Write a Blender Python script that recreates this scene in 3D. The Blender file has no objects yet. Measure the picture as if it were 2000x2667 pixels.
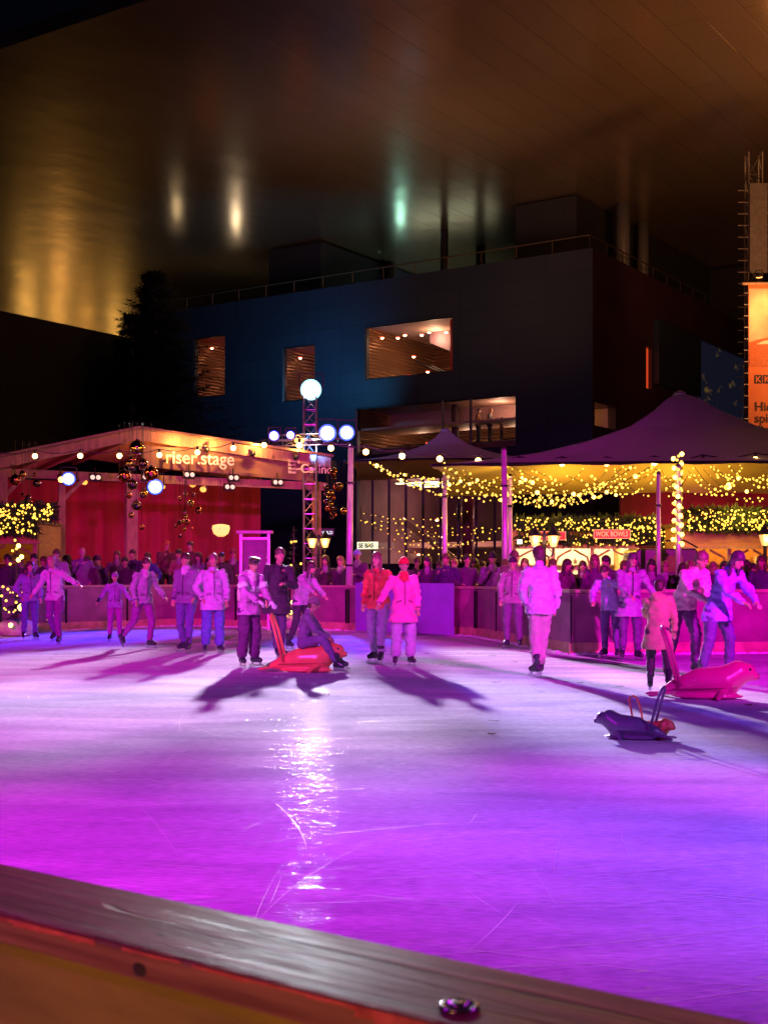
import bpy, bmesh, math, random
from mathutils import Vector, Matrix, noise
R = math.radians
F = 3400.0; CZ = 1.4
C = bpy.context.scene.collection
sc = bpy.context.scene
random.seed(7)
# ------------------------------------------------------------ camera
cam = bpy.data.cameras.new("camera"); co = bpy.data.objects.new("camera", cam); C.objects.link(co)
co.location = (0, 0, CZ); co.rotation_euler = (R(90), 0, 0)
cam.sensor_fit = 'AUTO'; cam.sensor_width = 36; cam.lens = F / 2667 * 36
cam.shift_y = (1500 - 1333.5) / 2667
cam.clip_start = 0.1; cam.clip_end = 600
cam.dof.use_dof = True; cam.dof.focus_distance = 22; cam.dof.aperture_fstop = 9
sc.camera = co
# ------------------------------------------------------------ world: night sky
w = bpy.data.worlds.new("World"); sc.world = w; w.use_nodes = True
bg = w.node_tree.nodes["Background"]; bg.inputs[0].default_value = (0.10, 0.13, 0.35, 1); bg.inputs[1].default_value = 0.006
sc.view_settings.view_transform = 'Standard'; sc.view_settings.look = 'None'
sc.view_settings.exposure = 0; sc.view_settings.gamma = 1
sc.cycles.sample_clamp_indirect = 3; sc.cycles.sample_clamp_direct = 0
sc.cycles.use_denoising = True; sc.cycles.max_bounces = 5; sc.cycles.caustics_reflective = False; sc.cycles.caustics_refractive = False
sc.cycles.diffuse_bounces = 2; sc.cycles.glossy_bounces = 3; sc.cycles.transparent_max_bounces = 6

def at(px, py, D): return Vector(((px - 1000) / F * D, D, CZ + (1500 - py) / F * D))
def ground_D(py): return CZ * F / (py - 1500)

# ------------------------------------------------------------ lamps (the place is lit by stage lamps at night)
def spot(name, loc, to, col, W, ang, blend=0.6, r=0.15):
    l = bpy.data.lights.new(name, 'SPOT'); l.energy = W; l.color = col; l.spot_size = R(ang); l.spot_blend = blend; l.shadow_soft_size = r
    o = bpy.data.objects.new(name, l); C.objects.link(o); o.location = loc
    o.rotation_euler = (Vector(to) - Vector(loc)).to_track_quat('-Z', 'Y').to_euler(); return o
def point(name, loc, col, W, r=0.1):
    l = bpy.data.lights.new(name, 'POINT'); l.energy = W; l.color = col; l.shadow_soft_size = r
    o = bpy.data.objects.new(name, l); C.objects.link(o); o.location = loc; return o
STAR = at(810, 1015, 44)
BLUE = [(714, 1135), (757, 1133), (853, 1128), (903, 1127)]
for k_, (tx, ty, W_, an) in enumerate(((-5.6, 21.5, 30000, 9.5), (-1.9, 21, 36000, 9.5), (2.2, 21, 40000, 9.5), (-4.6, 14.2, 80000, 5.6), (-2.5, 14.8, 85000, 5.6), (-.5, 13.8, 95000, 5.4), (1.6, 14.6, 90000, 5.4), (3.6, 15.8, 60000, 5))):
    spot('flood_lamp_light', STAR + Vector((0, -.35, 0)), (tx, ty, 0), (0.92, 0.68, 1.0), W_ * 1.75, an, 0.9, 0.36)
spot('flood_lamp_light', STAR + Vector((0, -.35, 0)), (-.4, 5, .4), (0.8, 0.9, 1.0), 7000, 24, 0.9, 0.10)
spot('stage_lamp_light', at(853, 1128, 43.0), (-7, 29, 0), (0.10, 0.03, 1.0), 50000, 24, 1, .3)
spot('stage_lamp_light', at(853, 1128, 43.0), (-.8, 27, 0), (0.08, 0.05, 1.0), 60000, 13, 1, .3)
spot('stage_lamp_light', at(903, 1127, 43.0), (2.6, 12, 0), (0.06, 0.10, 1.0), 62000, 8, 1, .3)
# unseen coloured spots added left and right of the camera to tint the rink
ML, MR = (-9, 2, 7.5), (9, 2, 7.5)
for l_, tx, ty, c_, W_, an in ((ML, -1.9, 6.6, (0.95, 0.0, 0.82), 4700, 36), (ML, .3, 6.5, (0.60, 0.0, 1.0), 1800, 60), (MR, 2.9, 6.6, (0.10, 0.10, 1.0), 6200, 34), (MR, .8, 4.2, (0.75, 0.03, 1.0), 2000, 40),
    (ML, -3.2, 12.0, (1.0, 0.0, 0.8), 4800, 15), (ML, -1.2, 10.6, (0.8, 0.0, 0.85), 2400, 9), (MR, 2.25, 8.7, (1.0, 0.0, 0.45), 3400, 13), (MR, 2.6, 7.4, (1.0, 0.0, 0.25), 500, 4), (MR, 1.5, 13.4, (0.9, 0.0, 0.9), 1500, 5), (MR, .9, 15.2, (0.95, 0.0, 0.8), 2200, 5), (MR, 2.2, 10.4, (0.35, 0.3, 1.0), 1700, 9), (ML, -4.0, 16, (0.35, 0.05, 1.0), 2500, 10),
    (ML, -1.0, 9.0, (0.6, 0.35, 1.0), 700, 7), (MR, .2, 7.6, (0.35, .05, 1.0), 900, 9), (MR, 4.6, 19, (0.95, 0.0, 0.85), 5200, 12), (ML, -.6, 17, (.8, .1, .9), 2000, 6)):
    spot('unseen_colour_spot', l_, (tx, ty, 0), c_, W_ * 1.35, an, 1, .3)
spot('unseen_colour_spot', ML, (-5, 29, .6), (1.0, 0.0, 0.70), 26000, 42, 1, .3)  # added fill for the barriers, this spot and the next
spot('unseen_colour_spot', MR, (3.5, 28, .5), (1.0, 0.0, 0.78), 34000, 38, 1, .3)
spot('unseen_colour_spot', ML, (0, 32, 1.8), (0.85, 0.10, 0.95), 4200, 40, 1, .3)  # added fill for the crowd
spot('unseen_colour_spot', ML, (-2.1, 20.2, 1.0), (0.9, 0.55, 1.0), 4500, 7, 1, .3)  # added key light on the girl alone
spot('unseen_colour_spot', ML, (-1.5, 16.5, 0), (0.60, 0.10, 0.95), 5200, 36, 1, .3)  # added fill that lifts the skaters' shadows, with its partner below
spot('unseen_colour_spot', MR, (2.2, 16.5, 0), (0.45, 0.08, 1.0), 4600, 30, 1, .3)
point('rail_fill_light', (-1.1, -.7, 1.75), (1, .05, .40), 16, .2)  # unseen pink fill added beside the camera for the rail front
point('rail_fill_light', (-1.3, -.3, .7), (1, .60, .05), 42, .2)  # unseen warm fill added low down for the rail's boards

# ------------------------------------------------------------ materials
MC = {}
def nodes(m):
    m.use_nodes = True; nt = m.node_tree; return nt, nt.nodes["Principled BSDF"]
def mat(name, col, rough=.6, metal=0, var=.25, scale=6, bump=0, bscale=40, emit=None, es=0, spec=None, stretch=None):
    if name in MC: return MC[name]
    m = bpy.data.materials.new(name); nt, b = nodes(m); N = nt.nodes; L = nt.links
    b.inputs['Roughness'].default_value = rough; b.inputs['Metallic'].default_value = metal
    if spec is not None: b.inputs['Specular IOR Level'].default_value = spec
    tc = N.new('ShaderNodeTexCoord'); vec = tc.outputs['Object']
    if stretch:
        mp = N.new('ShaderNodeMapping'); mp.inputs['Scale'].default_value = stretch; L.new(vec, mp.inputs[0]); vec = mp.outputs[0]
    if var:
        n = N.new('ShaderNodeTexNoise'); n.inputs['Scale'].default_value = scale; n.inputs['Detail'].default_value = 5; L.new(vec, n.inputs['Vector'])
        r = N.new('ShaderNodeValToRGB'); r.color_ramp.elements[0].position = .3; r.color_ramp.elements[1].position = .7
        r.color_ramp.elements[0].color = (*[c * (1 - var) for c in col], 1); r.color_ramp.elements[1].color = (*[min(1, c * (1 + var)) for c in col], 1)
        L.new(n.outputs[0], r.inputs[0]); L.new(r.outputs[0], b.inputs['Base Color'])
    else: b.inputs['Base Color'].default_value = (*col, 1)
    if bump:
        n2 = N.new('ShaderNodeTexNoise'); n2.inputs['Scale'].default_value = bscale; n2.inputs['Detail'].default_value = 4; L.new(vec, n2.inputs['Vector'])
        bp = N.new('ShaderNodeBump'); bp.inputs['Strength'].default_value = bump; bp.inputs['Distance'].default_value = .02
        L.new(n2.outputs[0], bp.inputs['Height']); L.new(bp.outputs[0], b.inputs['Normal'])
    if emit: b.inputs['Emission Color'].default_value = (*emit, 1); b.inputs['Emission Strength'].default_value = es
    MC[name] = m; return m
def glow(name, col, s, sample=False):
    if name in MC: return MC[name]
    m = mat(name, (.1, .1, .1), .5, var=0, emit=col, es=s)
    if not sample: m.cycles.emission_sampling = 'NONE'
    return m

# ------------------------------------------------------------ mesh builder
class MB:
    def __init__(s): s.v = []; s.f = []; s.m = []
    def add(s, vs, fs, mi=0):
        o = len(s.v); s.v += [Vector(v) for v in vs]; s.f += [tuple(i + o for i in f) for f in fs]; s.m += [mi] * len(fs); return s
    def quad(s, a, b, c, d, mi=0): return s.add([a, b, c, d], [(0, 1, 2, 3)], mi)
    def frame(s, o, ux, uy, uz, mi=0):   # box from corner o and three edge vectors
        o, ux, uy, uz = map(Vector, (o, ux, uy, uz))
        vs = [o, o + ux, o + ux + uy, o + uy, o + uz, o + ux + uz, o + ux + uy + uz, o + uy + uz]
        return s.add(vs, [(0, 3, 2, 1), (4, 5, 6, 7), (0, 1, 5, 4), (1, 2, 6, 5), (2, 3, 7, 6), (3, 0, 4, 7)], mi)
    def box(s, c, d, rz=0, mi=0):
        c = Vector(c); M = Matrix.Rotation(rz, 3, 'Z')
        ux, uy, uz = M @ Vector((d[0], 0, 0)), M @ Vector((0, d[1], 0)), Vector((0, 0, d[2]))
        return s.frame(c - (ux + uy + uz) / 2, ux, uy, uz, mi)
    def bar(s, a, b, w, h=None, mi=0, up=Vector((0, 0, 1))):
        a, b = Vector(a), Vector(b); h = h or w; d = b - a
        side = d.cross(up)
        if side.length < 1e-6: side = d.cross(Vector((0, 1, 0)))
        side.normalize(); u = side.cross(d).normalized()
        return s.frame(a - side * w / 2 - u * h / 2, d, side * w, u * h, mi)
    def tube(s, pts, r, n=8, mi=0, caps=True):
        pts = [Vector(p) for p in pts]; rs = r if isinstance(r, (list, tuple)) else [r] * len(pts)
        o = len(s.v); prev = None
        for i, p in enumerate(pts):
            d = (pts[min(i + 1, len(pts) - 1)] - pts[max(i - 1, 0)])
            d = d.normalized() if d.length > 1e-9 else Vector((0, 0, 1))
            if prev is None: x = d.orthogonal().normalized()
            else:
                x = prev - d * prev.dot(d)
                x = x.normalized() if x.length > 1e-6 else d.orthogonal().normalized()
            prev = x; y = d.cross(x)
            for k in range(n):
                a = 2 * math.pi * k / n; s.v.append(p + (x * math.cos(a) + y * math.sin(a)) * rs[i])
        for i in range(len(pts) - 1):
            for k in range(n):
                a = o + i * n + k; b = o + i * n + (k + 1) % n
                s.f.append((a, b, b + n, a + n)); s.m.append(mi)
        if caps:
            s.f.append(tuple(o + k for k in reversed(range(n)))); s.m.append(mi)
            e = o + (len(pts) - 1) * n; s.f.append(tuple(e + k for k in range(n))); s.m.append(mi)
        return s
    def lathe(s, base, prof, n=16, mi=0, axis=None):   # prof: (r, z)
        base = Vector(base); q = Vector((0, 0, 1)).rotation_difference(Vector(axis).normalized()) if axis is not None else None
        o = len(s.v)
        for r, z in prof:
            for k in range(n):
                a = 2 * math.pi * k / n; v = Vector((r * math.cos(a), r * math.sin(a), z)); s.v.append(base + (q @ v if q else v))
        for i in range(len(prof) - 1):
            for k in range(n):
                a = o + i * n + k; b = o + i * n + (k + 1) % n; s.f.append((a, b, b + n, a + n)); s.m.append(mi)
        s.f.append(tuple(o + k for k in reversed(range(n)))); s.m.append(mi)
        e = o + (len(prof) - 1) * n; s.f.append(tuple(e + k for k in range(n))); s.m.append(mi)
        return s
    def ball(s, c, r, n=12, mi=0, M=None):
        c = Vector(c); r = Vector((r, r, r)) if isinstance(r, (int, float)) else Vector(r); h = max(4, n // 2); o = len(s.v)
        for i in range(1, h):
            t = math.pi * i / h
            for k in range(n):
                a = 2 * math.pi * k / n; v = Vector((r.x * math.sin(t) * math.cos(a), r.y * math.sin(t) * math.sin(a), r.z * math.cos(t)))
                s.v.append(c + (M @ v if M else v))
        for z in (1, -1):
            v = Vector((0, 0, r.z * z)); s.v.append(c + (M @ v if M else v))
        t, b = len(s.v) - 2, len(s.v) - 1
        for i in range(h - 2):
            for k in range(n):
                a = o + i * n + k; bb = o + i * n + (k + 1) % n; s.f.append((a, a + n, bb + n, bb)); s.m.append(mi)
        for k in range(n):
            s.f.append((t, o + k, o + (k + 1) % n)); s.m.append(mi)
            e = o + (h - 2) * n; s.f.append((b, e + (k + 1) % n, e + k)); s.m.append(mi)
        return s
    def mesh(s, name, mats, smooth=False, off=None):
        me = bpy.data.meshes.new(name); vs = [v - off for v in s.v] if off is not None else s.v
        me.from_pydata([tuple(v) for v in vs], [], s.f)
        for m in (mats if isinstance(mats, (list, tuple)) else [mats]): me.materials.append(m)
        me.polygons.foreach_set('material_index', s.m)
        if smooth: me.polygons.foreach_set('use_smooth', [True] * len(s.f))
        me.update(); return me
    def build(s, name, mats, parent=None, smooth=False, local=False):
        off = None
        if parent is not None and not local:
            off = parent.location if parent.parent is None or parent.type == 'EMPTY' else parent.parent.location
        if parent is not None and parent.parent is not None: off = parent.parent.location if not local else None
        o = bpy.data.objects.new(name, s.mesh(name, mats, smooth, off)); C.objects.link(o)
        if parent is not None: o.parent = parent
        return o
    def own(s, name, mats, base=None, smooth=False):   # top-level one-mesh thing with its origin at its base
        base = Vector(base) if base is not None else Vector((0, 0, 0))
        o = bpy.data.objects.new(name, s.mesh(name, mats, smooth, base)); C.objects.link(o); o.location = base; return o
def tag(o, label, cat, group=None):
    o['label'] = label; o['category'] = cat
    if group: o['group'] = group
    return o
def thing(name, label, cat, loc=(0, 0, 0), group=None):
    o = bpy.data.objects.new(name, None); C.objects.link(o); o.location = loc; o.empty_display_size = .3
    return tag(o, label, cat, group)
def struct(o): o['kind'] = 'structure'; return o
def stuff(o): o['kind'] = 'stuff'; return o
def text(body, size, loc, dirx, m, parent=None, name='lettering', ext=.01, bold=0, align='LEFT', vs=1.0):
    cu = bpy.data.curves.new(name, 'FONT'); cu.body = body; cu.size = size; cu.extrude = ext; cu.offset = bold; cu.align_x = align
    t = bpy.data.objects.new(name, cu); C.objects.link(t)
    dg = bpy.context.evaluated_depsgraph_get(); me = bpy.data.meshes.new_from_object(t.evaluated_get(dg)); bpy.data.objects.remove(t)
    ux = Vector(dirx).normalized(); uz = Vector((0, 0, 1)); un = ux.cross(uz)
    M = Matrix((ux, uz * vs, un)).transposed().to_4x4(); M.translation = Vector(loc) - (parent.location if parent else Vector())
    me.transform(M); me.materials.clear(); me.materials.append(m)
    o = bpy.data.objects.new(name, me); C.objects.link(o)
    if parent: o.parent = parent
    return o
# ============================================================ ground, ice, building
wood = mat('weathered_wood', (.30, .17, .085), .55, var=.35, scale=3, bump=.25, bscale=25, stretch=(1, 6, 6))
timber = mat('pale_timber', (.42, .26, .14), .6, var=.25, scale=2.5, bump=.15, stretch=(4, 4, 1))
darkm = mat('black_metal', (.02, .02, .022), .45, .6, var=.1)
steel = mat('galvanised_steel', (.42, .42, .44), .32, .9, var=.15, scale=12)
navy = mat('dark_cladding', (.020, .026, .045), .42, .2, var=0)
def panelise(m_, c0, c1, rz):
    nt_ = m_.node_tree; N_ = nt_.nodes; b_ = N_['Principled BSDF']; t_ = N_.new('ShaderNodeTexCoord'); mp_ = N_.new('ShaderNodeMapping'); mp_.inputs['Rotation'].default_value = (0, 0, -rz); nt_.links.new(t_.outputs['Object'], mp_.inputs[0])
    sp = N_.new('ShaderNodeSeparateXYZ'); cb_ = N_.new('ShaderNodeCombineXYZ'); nt_.links.new(mp_.outputs[0], sp.inputs[0]); nt_.links.new(sp.outputs[0], cb_.inputs[0]); nt_.links.new(sp.outputs[2], cb_.inputs[1])
    k_ = N_.new('ShaderNodeTexBrick'); k_.offset = 0; k_.inputs['Scale'].default_value = 1; k_.inputs['Mortar Size'].default_value = .02; k_.inputs['Brick Width'].default_value = 2.6; k_.inputs['Row Height'].default_value = 1.3; k_.inputs['Color1'].default_value = (*c0, 1); k_.inputs['Color2'].default_value = (*c1, 1); k_.inputs['Mortar'].default_value = (.013, .016, .027, 1)
    nt_.links.new(cb_.outputs[0], k_.inputs['Vector']); nt_.links.new(k_.outputs['Color'], b_.inputs['Base Color'])
navy2 = mat('dark_red_cladding', (.045, .018, .026), .38, .2, var=.25, scale=.4)

g = MB().quad((-160, -30, -.12), (160, -30, -.12), (160, 330, -.12), (-160, 330, -.12))
struct(g.own('ground', mat('plaza_paving', (.09, .085, .08), .5, var=.3, scale=.8, bump=.1)))

# ice
m = bpy.data.materials.new('ice_surface'); nt, b = nodes(m); N = nt.nodes; L = nt.links
tc = N.new('ShaderNodeTexCoord')
def mapped(scale, rz=0):
    mp = N.new('ShaderNodeMapping'); mp.inputs['Scale'].default_value = scale; mp.inputs['Rotation'].default_value = (0, 0, rz); L.new(tc.outputs['Object'], mp.inputs[0]); return mp.outputs[0]
def nz(vec, s, det=5, dist=0):
    n = N.new('ShaderNodeTexNoise'); n.inputs['Scale'].default_value = s; n.inputs['Detail'].default_value = det; n.inputs['Distortion'].default_value = dist; L.new(vec, n.inputs['Vector']); return n.outputs[0]
def math_(op, a, b_=None, c=None):
    n = N.new('ShaderNodeMath'); n.operation = op
    for i, x in enumerate((a, b_, c)):
        if x is None: continue
        if isinstance(x, (int, float)): n.inputs[i].default_value = x
        else: L.new(x, n.inputs[i])
    return n.outputs[0]
def ramp(f, p0, p1, c0=(0, 0, 0, 1), c1=(1, 1, 1, 1)):
    n = N.new('ShaderNodeValToRGB'); n.color_ramp.elements[0].position = p0; n.color_ramp.elements[1].position = p1
    n.color_ramp.elements[0].color = c0; n.color_ramp.elements[1].color = c1; L.new(f, n.inputs[0]); return n.outputs[0]
streak = nz(mapped((.5, 1.3, 1), R(8)), 1.1, 9, .8)
fine = nz(mapped((3, 14, 1)), 4, 6)
scr = None
for i, (rz, sx) in enumerate([(20, 3.2), (-35, 2.6), (70, 2.9), (5, 2.2), (-8, 3.7), (125, 3.0)]):
    v = N.new('ShaderNodeTexNoise'); v.inputs['Scale'].default_value = 1.0; v.inputs['Detail'].default_value = 1; v.inputs['Distortion'].default_value = .3
    L.new(mapped((.10, sx, 1), R(rz)), v.inputs['Vector'])
    d = math_('ABSOLUTE', math_('SUBTRACT', v.outputs[0], .5 + .015 * i))
    line = math_('SUBTRACT', 1.0, math_('MULTIPLY', d, 260.0)); line = math_('MAXIMUM', line, 0.0)
    brk = ramp(nz(mapped((1, 1, 1), i), .9 + .1 * i, 2), .49, .58); line = math_('MULTIPLY', line, brk)
    scr = line if scr is None else math_('MAXIMUM', scr, line)
col = ramp(streak, .35, .68, (.54, .56, .64, 1), (.80, .82, .86, 1))
mx = N.new('ShaderNodeMixRGB'); mx.blend_type = 'MIX'; L.new(math_('MULTIPLY', scr, .75), mx.inputs[0]); L.new(col, mx.inputs[1]); mx.inputs[2].default_value = (.95, .96, 1, 1)
mx2 = N.new('ShaderNodeMixRGB'); mx2.blend_type = 'MULTIPLY'; mx2.inputs[0].default_value = .8; L.new(mx.outputs[0], mx2.inputs[1]); L.new(ramp(fine, .35, .65, (.60, .58, .66, 1), (1, 1, 1, 1)), mx2.inputs[2])
L.new(mx2.outputs[0], b.inputs['Base Color'])
L.new(math_('MULTIPLY_ADD', ramp(nz(mapped((1, 3, 1)), 1.2, 6), .35, .65), .18, .12), b.inputs['Roughness'])
h = math_('ADD', math_('MULTIPLY', nz(mapped((1, 3.2, 1)), 9, 2), 1.0), math_('MULTIPLY', nz(mapped((1, 3, 1)), 26, 1), .30))
h = math_('SUBTRACT', h, math_('MULTIPLY', scr, .25))
bp = N.new('ShaderNodeBump'); bp.inputs['Strength'].default_value = 1; bp.inputs['Distance'].default_value = .0065; L.new(h, bp.inputs['Height']); L.new(bp.outputs[0], b.inputs['Normal'])
b.inputs['Specular IOR Level'].default_value = 0
sxyz = N.new('ShaderNodeSeparateXYZ'); L.new(tc.outputs['Object'], sxyz.inputs[0]); near_gloss = ramp(math_('MULTIPLY', sxyz.outputs[1], .05), .44, .58, (1, 1, 1, 1), (0, 0, 0, 1))   # gloss mask shaped so the lamp's glints show only on the near ice
gls = N.new('ShaderNodeBsdfGlossy'); gls.inputs['Color'].default_value = (1, 1, 1, 1); L.new(bp.outputs[0], gls.inputs['Normal'])
L.new(math_('MULTIPLY_ADD', ramp(nz(mapped((1, 3, 1)), 1.2, 6), .35, .65), .06, .03), gls.inputs['Roughness'])
msx = N.new('ShaderNodeMixShader'); L.new(math_('MULTIPLY_ADD', ramp(nz(mapped((1.6, 6, 1)), 2.6, 7, .6), .53, .60), math_('MULTIPLY_ADD', near_gloss, .045, .0015), .0004), msx.inputs[0]); L.new(b.outputs[0], msx.inputs[1]); L.new(gls.outputs[0], msx.inputs[2]); L.new(msx.outputs[0], N['Material Output'].inputs[0])
ice_m = m
EDGE = [(-13, 27.5), (-9.4, 32), (-5.6, 36.6), (-.95, 33.3), (2.1, 30.1), (3.3, 23.2), (7.2, 23.6), (12, 22.5)]
ice = MB(); pts = EDGE + [(14, 14), (13, -1), (-13, -1), (-14, 14)]
ice.add([(x, y, 0) for x, y in pts], [tuple(reversed(range(len(pts))))])
ice.add([(x, y, 0) for x, y in pts] + [(x, y, -.12) for x, y in pts], [(i, (i + 1) % len(pts), (i + 1) % len(pts) + len(pts), i + len(pts)) for i in range(len(pts))])
struct(ice.own('ice', ice_m))

# blade cuts: thin snowy arcs left by skates
bc = MB(); rc = random.Random(21)
for i in range(170):
    y = 4.2 + 17 * rc.random() ** 1.6; x = rc.uniform(-.33, .33) * y; a = rc.uniform(-.5, .5) + (math.pi / 2 if rc.random() < .12 else 0); ln = rc.uniform(.3, 1.6 + y * .12); cv = rc.uniform(-.45, .45); w_ = rc.choice((.0012, .0016, .0022, .0030)); n = 10; L0, L1 = [], []
    for j in range(n + 1):
        aa = a + cv * ln * (j / n - .5) * .6; wj = w_ * math.sin(math.pi * (j + .3) / (n + .6)); L0.append(Vector((x - math.sin(aa) * wj, y + math.cos(aa) * wj, .003))); L1.append(Vector((x + math.sin(aa) * wj, y - math.cos(aa) * wj, .003))); x += math.cos(aa) * ln / n; y += math.sin(aa) * ln / n
    for j in range(n): bc.quad(L1[j], L1[j + 1], L0[j + 1], L0[j])
stuff(bc.own('blade_cuts', mat('snowy_cut', (.93, .94, .97), .5, var=0)))['label'] = 'thin curved blade cuts scored all over the ice'

# leaves on the ice
leafm = mat('dry_leaf', (.10, .028, .02), .7, var=.5, scale=30)
lb = MB(); rim = [(0, -.05), (.018, -.02), (.045, -.025), (.03, 0), (.05, .03), (.02, .028), (0, .06), (-.02, .028), (-.05, .03), (-.03, 0), (-.045, -.025), (-.018, -.02)]
lb.add([(0, 0, .012)] + [(x, y, .004 + .02 * random.random()) for x, y in rim], [(0, i + 1, (i + 1) % 12 + 1) for i in range(12)])
lb.tube([(0, -.05, .008), (.01, -.1, .012)], .003, 4)
lm = lb.mesh('fallen_leaf', leafm)
LP = [(1125, 1770), (1013, 1765), (1032, 1747), (1092, 1700), (1110, 1703), (1287, 1779), (1340, 1725), (1450, 1783), (1413, 1804), (1473, 1777), (1510, 1780), (575, 1764), (850, 1811), (1197, 1733), (1148, 1732), (1285, 1709), (1220, 1702), (455, 1692), (423, 1695), (275, 1700), (150, 1706), (35, 1685), (135, 1717), (325, 1728), (395, 1702), (430, 1642), (460, 1629), (520, 1677), (340, 1693), (1600, 1792), (1280, 1914), (1567, 1709), (1290, 1880), (240, 1672), (165, 1670), (1240, 1757), (1390, 1786), (1000, 1697), (960, 1663), (925, 1657), (1615, 1790), (1630, 1833), (90, 1745), (1950, 1838), (775, 1939), (700, 1660), (880, 1680), (1150, 1672)]
for i, (x, y) in enumerate(LP):
    o = bpy.data.objects.new('fallen_leaf', lm); C.objects.link(o); p = at(x, y, ground_D(y)); o.location = (p.x, p.y, .004)
    k = random.uniform(.5, 1.0); o.scale = (k, k, k); o.rotation_euler = (0, 0, random.uniform(0, 6.28)); tag(o, 'small dry reddish leaf lying on the ice', 'leaf', 'dry leaves scattered on the ice')

# -------- foreground rail
cap_m = bpy.data.materials.new('worn_plank'); nt, b = nodes(cap_m); N = nt.nodes; L = nt.links; tc = N.new('ShaderNodeTexCoord')
grn = nz(mapped((.55, 9, 9)), 5, 6, .25); crk = nz(mapped((.35, 7, 7)), 2.2, 2, .5)
line = math_('MAXIMUM', math_('SUBTRACT', 1.0, math_('MULTIPLY', math_('ABSOLUTE', math_('SUBTRACT', crk, .52)), 60.0)), 0.0)
c1 = ramp(grn, .3, .72, (.22, .05, .05, 1), (.56, .19, .16, 1)); mxr = N.new('ShaderNodeMixRGB'); L.new(math_('MULTIPLY', line, .8), mxr.inputs[0]); L.new(c1, mxr.inputs[1]); mxr.inputs[2].default_value = (.04, .022, .018, 1)
L.new(mxr.outputs[0], b.inputs['Base Color']); L.new(math_('MULTIPLY_ADD', nz(mapped((3, 25, 25)), 3), .35, .28), b.inputs['Roughness'])
bp = N.new('ShaderNodeBump'); bp.inputs['Strength'].default_value = .5; bp.inputs['Distance'].default_value = .003; L.new(math_('SUBTRACT', math_('ADD', grn, math_('MULTIPLY', nz(mapped((6, 90, 90)), 3), .4)), line), bp.inputs['Height']); L.new(bp.outputs[0], b.inputs['Normal'])
board_m = mat('varnished_board', (.36, .20, .05), .45, var=.4, scale=2.2, bump=.1, stretch=(1, 5, 5))
paint_m = mat('flaked_red_paint', (.85, .10, .13), .35, var=.4, scale=30)
knot_m = mat('wood_knot', (.06, .025, .03), .4, var=.3)
u = Vector((-.801, .599, 0)); nrm = Vector((.599, .801, 0))  # along the rail, and away from the camera
P2 = at(0, 2381, 1) - Vector((0, 0, CZ)); k = .45 / -P2.z; A = Vector((P2.x * k, P2.y * k, .95))  # near top edge at the photo's left side
rail = thing('wooden_rail', 'wooden rink rail with worn flat top running across the foreground', 'rail', (A.x, A.y, 0))
rail.rotation_euler = (0, 0, math.atan2(-u.y, -u.x))
def rl(name, mb, mt, smooth=False, bev=0):
    o = mb.build(name, mt, rail, smooth, local=True)
    if bev: bv = o.modifiers.new('b', 'BEVEL'); bv.width = bev; bv.segments = 2
    return o
capb = MB().box((1, .098, .93), (6, .196, .04)); cap = rl('top_plank', capb, cap_m, bev=.006)
rl('front_board', MB().box((1, .030, .74), (6, .026, .337)), board_m, bev=.003)
rl('front_board', MB().box((1, .030, .40), (6, .026, .32)), board_m, bev=.003)
rl('back_board', MB().box((1, .170, .48), (6, .02, .86)), mat('rink_side_board', (.5, .5, .52), .5, var=.15))
for x in (-1.5, .2, 1.9, 3.4): rl('post', MB().box((x, .10, .455), (.09, .11, .905)), timber)
flk = MB(); rnd = random.Random(3)
def flake(x0, x1, h0):
    n = 9; 
    for i in range(n):
        xa = x0 + (x1 - x0) * i / n; xb = x0 + (x1 - x0) * (i + 1) / n; h = h0 * rnd.uniform(.55, 1)
        flk.quad((xa, -.0012, .948 - h), (xb, -.0012, .948 - h * rnd.uniform(.8, 1.1)), (xb, -.0012, .9475), (xa, -.0012, .9475)); flk.quad((xa, -.0012, .9505), (xb, -.0012, .9505), (xb, .004 * rnd.random(), .9508), (xa, .004 * rnd.random(), .9508))
for a0, a1, hh in [(-.05, .19, .010), (.24, .34, .005), (.36, .62, .006), (.60, .83, .020), (.98, 1.25, .014), (1.3, 1.42, .006)]:
    flk = MB(); flake(a0, a1, hh); rl('red_paint_flake', flk, paint_m)
rl('knot', MB().ball((.27, .0012, .925), (.016, .002, .011), 14), knot_m, True); rl('knot', MB().ball((.245, .06, .9494), (.016, .006, .0009), 12), knot_m, True); rl('knot', MB().ball((.33, .07, .9494), (.016, .007, .0009), 12), mat('pale_knot', (.5, .35, .3), .3, var=.2), True)
# bolt sunk in the top plank
q = at(1195, 2625, 1) - Vector((0, 0, CZ)); kk = .45 / -q.z; qq = Vector((q.x * kk, q.y * kk, 0)) - Vector((A.x, A.y, 0)); bx, by = -qq.dot(u), qq.dot(nrm)
rl('bolt', MB().lathe((bx, by, .9502), [(.021, 0), (.022, .003), (.018, .0042), (.0145, .0030), (.0145, .0012)], 20).lathe((bx, by, .951), [(.010, 0), (.010, .004), (.007, .0048)], 6), mat('bright_bolt', (.6, .6, .62), .2, 1, var=.1), True)

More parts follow.
